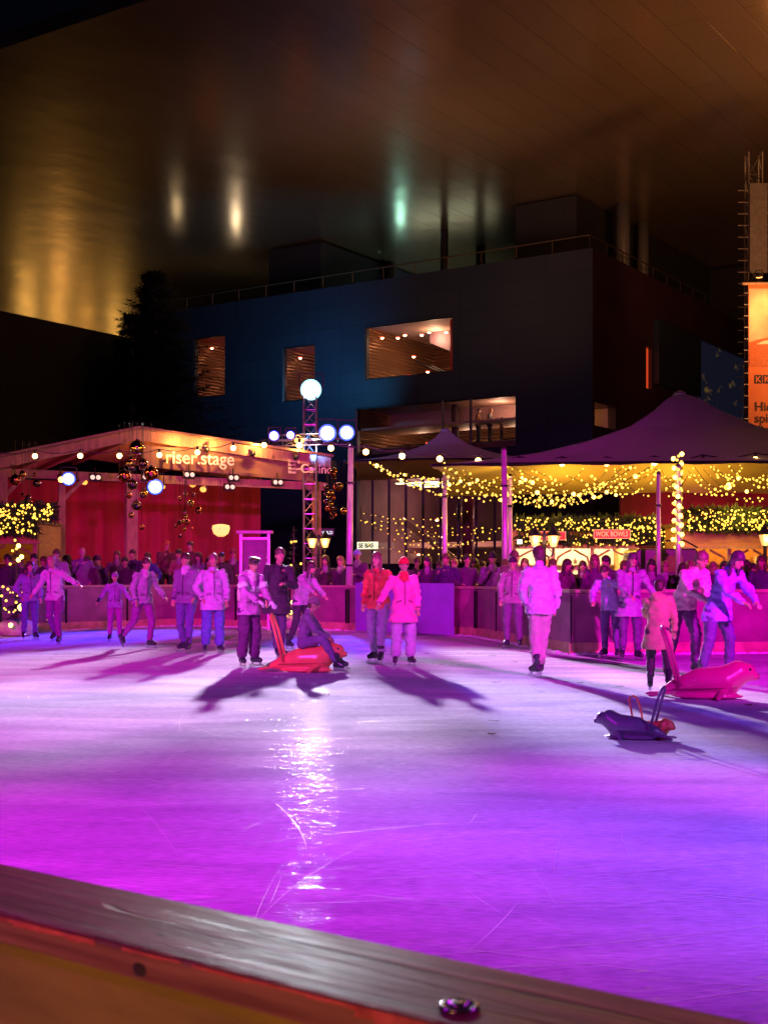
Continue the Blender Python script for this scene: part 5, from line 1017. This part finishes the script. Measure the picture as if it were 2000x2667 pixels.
        if skates:
            q = MB(); q.frame(Q(-.003, -.10, -.155), Q(.003, -.10, -.155) - Q(-.003, -.10, -.155), Q(-.003, .20, -.155) - Q(-.003, -.10, -.155), M @ Vector((0, 0, .03 * k)))
            for y in (-.05, .11): q.frame(Q(-.012, y, -.128), M @ Vector((.024 * k, 0, 0)), M @ Vector((0, .04 * k, 0)), M @ Vector((0, 0, .05 * k)))
            ob = q.build('blade', bl, t, local=True)
            if not lowdetail: q = MB(); [q.bar(Q(-.03, .045 + .02 * z, .01 - .02 * z), Q(.03, .045 + .02 * z, .01 - .02 * z), .008) for z in range(3)]; q.build('laces', mat('laces', (.6, .5, .3), .7, var=0), t, local=True)
    t['_k'] = k
    del t['_k']
    return t, dict(up=up, HC=HC, hm=hm, AP=AP, k=k, HIP=HIP, LM=LM)
def F_(px, py): p = at(px, py, ground_D(py)); return (p.x, p.y, .0)
PI = math.pi
# --- the girl
girl, G = person('girl in mauve ski jacket with white band, dark headband and gloves, pushing the orange seal', F_(648, 1737), PI + .75, 1.68, top=(.48, .16, .50), legs=(.10, .005, .12), lean=.12, turn=-.15, arms=(((.02, .12, -.24), (-.02, .36, -.40)), ((.04, .14, -.24), (-.06, .38, -.38))), hair='short', hairc=(.12, .07, .05), scarf=(.62, .48, .55), gloves=(.72, .70, .8), hood=True, coat=.04, extra='wide_legs', headtilt=.22)
k = G['k']; up = G['up']; hm = G['hm']; HC = G['HC']
hbm = mat('headband_dark', (.015, .01, .02), .35, var=.1); q = MB()
for z, r in ((.088, .088), ): 
    ring = [HC + hm @ Vector((r * math.cos(a), r * 1.14 * math.sin(a) - .005, z - .02 * (1 - math.sin(a)) * .0)) * k for a in [x * math.pi / 12 for x in range(25)]]
    n0 = len(q.v)
    for p in ring: q.v.append(p - hm @ Vector((0, 0, .026)) * k); q.v.append(p + hm @ Vector((0, -.004, .026)) * k)
    for i in range(24): q.f.append((n0 + 2 * i, n0 + 2 * i + 2, n0 + 2 * i + 3, n0 + 2 * i + 1)); q.m.append(0)
o = q.build('headband', hbm, girl, True, local=True); sm_ = o.modifiers.new('s', 'SOLIDIFY'); sm_.thickness = .008
q = MB(); [q.ball(HC + hm @ Vector((.093 * math.cos(a), .105 * math.sin(a) - .005, .088 + dz)) * k, .005, 6) for a in [x * math.pi / 7 + .1 for x in range(8)] for dz in (-.015, .017)]; q.build('headband_studs', mat('silver_stud', (.9, .9, .95), .15, 1, var=0), girl, True, local=True)
# white band across the jacket: chest strip and sleeve rings
def ring_band(name, p0, p1, rx, ry, mt, t, wd=Vector((1, 0, 0))):
    q = MB(); d = (p1 - p0).normalized(); x = (wd - d * wd.dot(d)).normalized(); y = d.cross(x); n = 28
    for p in (p0, p1):
        for i in range(n): a = 2 * math.pi * i / n; q.v.append(p + x * rx * math.cos(a) + y * ry * math.sin(a))
    for i in range(n): q.f.append((i, (i + 1) % n, (i + 1) % n + n, i + n)); q.m.append(0)
    o = q.build(name, mt, t, True, local=True); s_ = o.modifiers.new('s', 'SOLIDIFY'); s_.thickness = .012; return o
wb_ = cloth('white_band', (.85, .82, .9)); a0, a1, a2 = G['AP'][0]; ring_band('chest_band', up(0, -.005, 1.20), up(0, -.005, 1.29), .187 * k, .142 * k, wb_, girl)
for i in (0, 1): a0, a1, a2 = G['AP'][i]; ring_band('sleeve_band', a0.lerp(a1, .38), a0.lerp(a1, .72), .090 * k, .090 * k, wb_, girl)
q = MB(); capsule(q, up(-.05, -.20, 1.36), up(-.05, -.24, 1.10), .10 * k, .13 * k, 14, flat=.55, wdir=(1, 0, 0)); fuse(q, 'backpack', mat('furry_backpack', (.62, .50, .52), .95, var=.2, bump=.8, bscale=60), girl, .02, 1, .02)
MB().bar(up(0, .135, .95), up(0, .15, 1.40), .012, .008).build('zip', mat('zip', (.35, .05, .4), .4, var=0), girl, local=True)
# --- adult behind the girl
person('adult in a long dark coat standing close behind the girl', F_(722, 1716), PI + .5, 1.86, top=(.035, .02, .045), legs=(.06, .02, .10), lean=.10, arms=('cross', 'down'), hair='short', stance='close', coat=.16, hairc=(.10, .06, .05), skates=True)
# --- seal sledges
def seal(label, loc, rz, s, col, name='seal_sledge'):
    t = thing(name, label, 'sledge', loc, 'seal-shaped skating aids'); t.rotation_euler = (0, 0, rz); m_ = mat('seal_' + str(col), col, .28, var=.06); b_ = MB()
    for x0, z0, r0, x1, z1, r1 in ((-.38, .13, .10, -.1, .19, .17), (-.1, .19, .17, .18, .20, .185), (.18, .20, .185, .33, .30, .15), (.33, .30, .15, .43, .31, .11), (-.38, .13, .1, -.52, .09, .05)):
        capsule(b_, (x0 * s, 0, z0 * s), (x1 * s, 0, z1 * s), r0 * s, r1 * s, 16, flat=1.0)
    capsule(b_, (.50 * s, 0, .27 * s), (.54 * s, 0, .26 * s), .065 * s, .045 * s, 12); b_.ball((0, 0, .03 * s), (.42 * s, .17 * s, .035 * s), 16)
    fuse(b_, 'body', m_, t, .018 * s, 3)
    for sg in (-1, 1):
        q = MB(); capsule(q, (-.5 * s, sg * .03 * s, .07 * s), (-.66 * s, sg * .13 * s, .05 * s), .04 * s, .055 * s, 10, flat=.35, wdir=(0, 1, 0)); fuse(q, 'tail_flipper', m_, t, .012, 1)
        q = MB(); capsule(q, (.16 * s, sg * .15 * s, .12 * s), (.06 * s, sg * .30 * s, .03 * s), .05 * s, .035 * s, 10, flat=.4, wdir=(1, 0, 0)); fuse(q, 'flipper', m_, t, .012, 1)
        MB().ball((.455 * s, sg * .085 * s, .345 * s), .021 * s, 8).build('eye', mat('eye_dark', (.03, .02, .02), .2, var=0), t, True, local=True); MB().ball((.575 * s, sg * .018 * s, .285 * s), .009 * s, 6).build('nostril', MC['eye_dark'], t, True, local=True)
    for sg in (-1, 1): MB().tube([(x * s, sg * (.176 - .35 * (x - .02) ** 2) * s, .135 * s + .03 * x * s) for x in [-.42 + .08 * i for i in range(10)]], .006 * s, 4).build('mould_seam', mat('seam_' + str(col), tuple(c * .5 for c in col), .4, var=0), t, True, local=True)
    MB().tube([(.555 * s, -.045 * s, .245 * s), (.582 * s, 0, .243 * s), (.555 * s, .045 * s, .245 * s)], .005 * s, 4).build('mouth_line', MC['eye_dark'], t, True, local=True)
    hb = MB(); hb.tube([(-.34 * s, -.14 * s, .16 * s), (-.46 * s, -.15 * s, .62 * s), (-.52 * s, -.12 * s, .80 * s), (-.53 * s, 0, .84 * s), (-.52 * s, .12 * s, .80 * s), (-.46 * s, .15 * s, .62 * s), (-.34 * s, .14 * s, .16 * s)], .022 * s, 10); hb.build('handle', m_, t, True, local=True); return t
sx = at(800, 1752, ground_D(1752)); seal('orange plastic seal sledge pushed by the girl', (sx.x, sx.y + .12, 0), -.10, 1.0, (.95, .26, .13))
person('small child in a dusky padded jacket riding the orange seal', (sx.x - .06, sx.y + .14, .0), -PI / 2 - .10 + .0, 1.50, top=(.22, .14, .28), legs=(.20, .12, .30), sit=True, stance='sit', lean=.18, arms=('reach', 'reach'), hat=(.25, .14, .22), hair='short', skates=True)
person('woman in a pale top with dark hair, arm stretched to the right, behind the seal', F_(782, 1692), -PI / 2 - .5, 1.70, top=(.42, .36, .46), legs=(.03, .02, .04), lean=.30, arms=('reach', ((.18, .22, -.16), (.30, .48, -.28))), hair='long', hairc=(.05, .03, .03), stance='step')
# --- pink coat pair
person('skater in a bright pink flared coat and red hat, lavender trousers', F_(1050, 1737), PI + .2, 1.66, top=(.95, .16, .48), legs=(.50, .40, .58), hat=(.70, .02, .05), hair='short', arms=('down', 'out'), coat=.16, extra='wide_legs', scarf=(.7, .03, .06))
person('skater in red-orange sweater and pale face, left of the pink coat', F_(985, 1728), PI - .5, 1.76, top=(.60, .09, .07), legs=(.30, .22, .45), hair='long', hairc=(.16, .09, .06), arms=('out', 'down'), stance='step')
# --- man seen from behind
person('man in a pale puffy jacket and beige trousers seen from behind', F_(1408, 1762), .25, 1.80, top=(.62, .52, .72), legs=(.52, .38, .42), hair='short', hairc=(.09, .05, .04), arms=('pocket', 'down'), stance='close', lean=.05, coat=.03)
person('skater in a dusky rose jacket just left of the pale-jacketed man', F_(1336, 1690), PI - .3, 1.74, top=(.34, .20, .30), legs=(.16, .06, .2), hat=(.05, .02, .05), hair=None, arms=('down', 'down'))
# --- right-hand group
person('adult in a crumpled light shirt bending forward behind the tan-coated child', F_(1775, 1760), PI + .5, 1.84, top=(.72, .56, .56), legs=(.12, .03, .16), lean=.55, headtilt=-.2, arms=('down', 'reach'), hair='short', hairc=(.16, .11, .08), stance='wide')
person('child in a big tan coat and dark trousers skating away', F_(1712, 1806), -.35, 1.36, top=(.60, .38, .24), legs=(.06, .025, .06), lean=.22, arms=('reach', 'down'), hair='short', stance='glide', coat=.22, hood=True)
person('adult in a violet-blue jacket leaning over the crimson seal', F_(1865, 1775), PI + .6, 1.80, top=(.30, .17, .80), legs=(.10, .05, .22), lean=.45, arms=('reach', 'reach'), hair='long', hairc=(.06, .03, .06), stance='wide', coat=.1)
p_ = at(1850, 1822, ground_D(1822)); seal('crimson plastic seal sledge at the right, nose pointing right', (p_.x, p_.y + .1, 0), -.08, .98, (.75, .01, .28))
p_ = at(1640, 1925, ground_D(1925)); seal('slate-violet seal sledge lying nearest the camera', (p_.x, p_.y, 0), PI - .45, .55, (.17, .10, .26))
p2 = at(1700, 1928, ground_D(1928)); seal('small coral seal sledge beside the slate-violet one', (p2.x + .02, p2.y + .12, 0), -.9, .42, (.85, .20, .12))
person('adult in a dusky violet parka with a headband lamp, back of the right group', F_(1640, 1722), PI + .1, 1.78, top=(.34, .22, .42), legs=(.12, .05, .18), lean=.15, arms=('out', 'reach'), hair='long', hairc=(.08, .04, .07), coat=.16)
person('skater in a lilac jacket reaching left, between two skaters on the right', F_(1590, 1716), PI - .6, 1.62, top=(.45, .32, .68), legs=(.15, .06, .25), lean=.35, arms=('wide', 'reach'), hair='tail')
# --- left group
person('skater in a long pale lavender jacket and blue jeans, left of the girl', F_(555, 1703), PI + .3, 1.78, top=(.52, .46, .66), legs=(.10, .12, .48), arms=('down', 'pocket'), hair='short', hairc=(.2, .12, .1), coat=.10, extra='wide_legs')
person('skater in dark jacket with pale scarf, just left of the lavender jacket', F_(487, 1700), PI - .4, 1.80, top=(.20, .13, .28), legs=(.12, .07, .32), arms=('pocket', 'down'), hair='tail', scarf=(.6, .55, .7), stance='step')
person('skater in a plum jacket turned to the left, before the thick post', F_(372, 1690), PI + .8, 1.74, top=(.36, .26, .44), legs=(.25, .02, .30), arms=('out', 'down'), hair='short', stance='glide', lean=.12, scarf=(.5, .45, .55))
person('child in a violet jacket with magenta trousers near the thick post', F_(300, 1672), PI + .2, 1.45, top=(.32, .16, .45), legs=(.35, .03, .35), hat=(.3, .1, .35), hair=None, arms=('out', 'out'))
person('skater in pale grey jacket with arms spread, behind the barrier gap at left', F_(145, 1680), PI - .3, 1.80, top=(.55, .5, .6), legs=(.22, .03, .26), arms=('wide', 'out'), hair='short', hairc=(.3, .2, .15), lean=.15, stance='glide')
person('skater in a slate jacket at the far left beside the small fir', F_(78, 1668), PI + .5, 1.70, top=(.24, .20, .40), legs=(.12, .10, .30), arms=('down', 'pocket'), hair='long')
# ---------------------------------------------------------------- spectators
CR = [ # px, head top y, D, hat?, hair, colour, phrase
 (93, 1438, 33, None, 'short', (.04, .02, .05), 'dark-haired spectator in black left of the slim stage post'), (150, 1432, 33.5, None, 'short', (.30, .22, .35), 'fair spectator in a grey scarf left of the slim post'), (215, 1427, 34, None, None, (.18, .10, .2), 'bald spectator right of the slim stage post'),
 (265, 1440, 36, (.08, .03, .07), None, (.06, .03, .08), 'spectator in a dark cap between the posts'), (305, 1436, 37.8, None, 'long', (.10, .05, .1), 'long-haired spectator just left of the thick post'), (352, 1432, 38, None, 'short', (.04, .03, .07), 'spectator in black before the thick post'),
 (395, 1440, 38.8, None, 'short', (.05, .08, .25), 'spectator in a blue jacket right of the thick post'), (432, 1410, 39.5, None, 'long', (.12, .03, .05), 'red-haired spectator raised above the others'), (470, 1432, 38.6, None, 'short', (.25, .12, .1), 'spectator drinking under the small glass balls'),
 (498, 1412, 39.6, None, 'short', (.10, .03, .04), 'tall spectator left of the paper lantern'), (524, 1440, 38.2, None, 'long', (.2, .15, .3), 'spectator in violet below the paper lantern'), (578, 1440, 37.5, None, 'short', (.08, .04, .08), 'spectator left of the notice frame'), (610, 1432, 38, (.2, .03, .05), None, (.1, .04, .06), 'spectator in a red cap beside the notice frame'),
 (690, 1440, 37, None, 'short', (.04, .03, .04), 'spectator in black behind the notice frame'), (848, 1448, 35.5, None, 'long', (.06, .03, .05), 'spectator beneath the twin lantern'), (889, 1450, 35.5, None, 'short', (.05, .03, .06), 'spectator left of the slim pole'),
 (933, 1435, 34.5, (.35, .32, .9), None, (.10, .03, .09), 'spectator in a pale blue cap by the slim pole'), (1118, 1450, 33, None, 'long', (.07, .02, .09), 'long-haired spectator between pink coat and pole'), (1166, 1434, 32.5, None, 'short', (.05, .02, .10), 'young man in a dark jacket at the pole'), (1215, 1446, 32.5, None, 'short', (.08, .02, .09), 'spectator in a plum coat right of the pole'), (1240, 1455, 33.5, None, 'long', (.06, .02, .06), 'smaller spectator half hidden in the plum group'),
 (1281, 1440, 32, (.03, .02, .04), None, (.16, .08, .2), 'spectator in a black cap left of the tent corner'), (1312, 1458, 31, None, 'long', (.3, .18, .32), 'woman with fair hair at the tent corner pole'), (1339, 1432, 30, (.10, .01, .05), None, (.14, .05, .12), 'spectator in a beanie right of the tent corner poles'), (1372, 1455, 30, None, 'long', (.1, .04, .1), 'spectator between beanie and stall'),
 (1463, 1456, 28.5, None, 'long', (.12, .02, .10), 'woman with long dark hair before the bright hatch'), (1490, 1470, 29, None, 'short', (.08, .02, .08), 'short spectator before the bright hatch'), (1555, 1445, 28, None, 'long', (.15, .05, .16), 'woman with dark hair under the WOK BOWLS sign'), (1586, 1448, 29, None, 'short', (.12, .05, .14), 'man right of the woman under the WOK BOWLS sign'),
 (1692, 1458, 27, None, 'long', (.12, .04, .16), 'spectator before the dark van door'), (1800, 1462, 27, None, 'short', (.07, .02, .12), 'spectator before the van windscreen'), (1905, 1468, 27.5, (.2, .12, .5), None, (.08, .02, .14), 'spectator in a violet beanie right of the van'), (1945, 1460, 28, None, 'short', (.06, .02, .1), 'spectator before the amber stall'), (1985, 1448, 27, None, 'long', (.07, .02, .12), 'spectator at the right edge under the lantern'), (1855, 1464, 28.2, None, 'long', (.06, .02, .1), 'long-haired spectator beside the van bonnet'),
 (20, 1445, 34, None, 'short', (.07, .04, .1), 'spectator behind the small fir at the left edge'), (1080, 1452, 34, None, 'short', (.06, .02, .06), 'spectator half hidden behind the pink coat')]
for px, py, D, lab in ((905, 1462, 36.5, 'spectator low behind the blue-capped one'), (1140, 1462, 34.5, 'spectator in the gap left of the young man'), (1190, 1456, 34.2, 'spectator in the gap right of the young man'), (1262, 1462, 34, 'spectator half hidden behind the black cap'), (1400, 1462, 31, 'spectator half hidden behind the pale-jacketed man'), (1432, 1458, 30.5, 'spectator right of the pale-jacketed man'), (1515, 1462, 29.5, 'spectator left of the woman under the wok sign'), (1620, 1462, 29.5, 'spectator right of the wok sign post'), (1655, 1464, 28, 'spectator behind the parka wearer'), (1728, 1462, 28.2, 'spectator before the van side window'), (1765, 1466, 28, 'spectator at the light-wrapped pole'), (1830, 1470, 28.6, 'spectator at the van bonnet'), (1885, 1462, 29, 'spectator deep in the crowd before the amber stall'), (1925, 1470, 29, 'spectator between violet beanie and right edge'), (1965, 1468, 28.4, 'spectator just left of the right-edge lantern'), (60, 1446, 34.4, 'spectator right of the small fir'), (120, 1450, 35, 'spectator behind the black-clad one at left'), (185, 1446, 35, 'spectator at the foot of the slim stage post'), (240, 1448, 34.6, 'spectator left of the dark cap'), (330, 1452, 37, 'shorter spectator at the foot of the thick post'), (545, 1452, 38, 'spectator below and right of the paper lantern')):
    CR.append((px, py, D, None, ('short', 'long')[px % 2], ((px % 7) * .02 + .03, .02 + (px % 3) * .015, .05 + (px % 5) * .03), lab))
rs = random.Random(11)
for i, (px, py, D, ht, hr_, colr, lab) in enumerate(CR):
    for (xa, ya), (xb, yb) in zip(EDGE, EDGE[1:]):
        X_ = (px - 1000) / F * D
        if xa <= X_ <= xb: D = max(D, ya + (yb - ya) * (X_ - xa) / (xb - xa) + .75)
    z = CZ + (1500 - py) / F * D; p = at(px, 1500, D); hgt = min(1.95, max(1.45, z)); base = z - hgt
    person(lab, (p.x, p.y, -.12 if base > -.3 and base < .1 else base), PI + rs.uniform(-.7, .7), hgt + (.12 if -.3 < base < .1 else 0), top=colr, legs=(.03, .025, .04), hat=ht, hair=hr_ , hairc=rs.choice([(.05, .03, .02), (.10, .05, .03), (.22, .13, .07), (.03, .02, .02)]) if i != 7 else (.4, .08, .03), arms=(rs.choice(['rail', 'down', 'cross', 'pocket']), rs.choice(['rail', 'phone', 'down', 'pocket'])), skates=False, lowdetail=True, fine=.03, group='spectators behind the barrier', lean=rs.uniform(0, .15), turn=rs.uniform(-.5, .5), scarf=rs.choice([None, None, (.3, .2, .3)]), seed=i)
# diners and guests inside the hall foyer
o_ = OP['lower']; wdt = o_[1] - o_[0]; ff_ = lambda q, s: CO + ad * (o_[1] - wdt * q) + bd * (s + .45) + Vector((0, 0, o_[2] + .02))
for q, hgt, top_, hr_, lab in ((.69, 1.85, (.20, .09, .04), 'short', 'guest in a brown jacket standing in the foyer window'), (.76, 1.80, (.03, .02, .02), 'long', 'guest with long fair hair in black in the foyer window'), (.83, 1.3, (.4, .2, .1), 'short', 'seated-height guest in orange right of the standing pair'), (.95, 1.5, (.35, .2, .12), 'short', 'guest at the right end of the foyer window')):
    v = ff_(q, 1.2); v.z += .55; pl_ = None
    person(lab, v, PI + 1.2, hgt, top=top_, legs=(.03, .03, .03), hair=hr_, hairc=(.4, .2, .08) if hr_ == 'long' else (.05, .03, .02), skates=False, lowdetail=True, fine=.03, group='guests in the foyer window')
MB().frame(ff_(.02, .9) + Vector((0, 0, 0)), ad * -wdt * .97, bd * 6, Vector((0, 0, .53))).build('raised_floor', floor_m, hall)
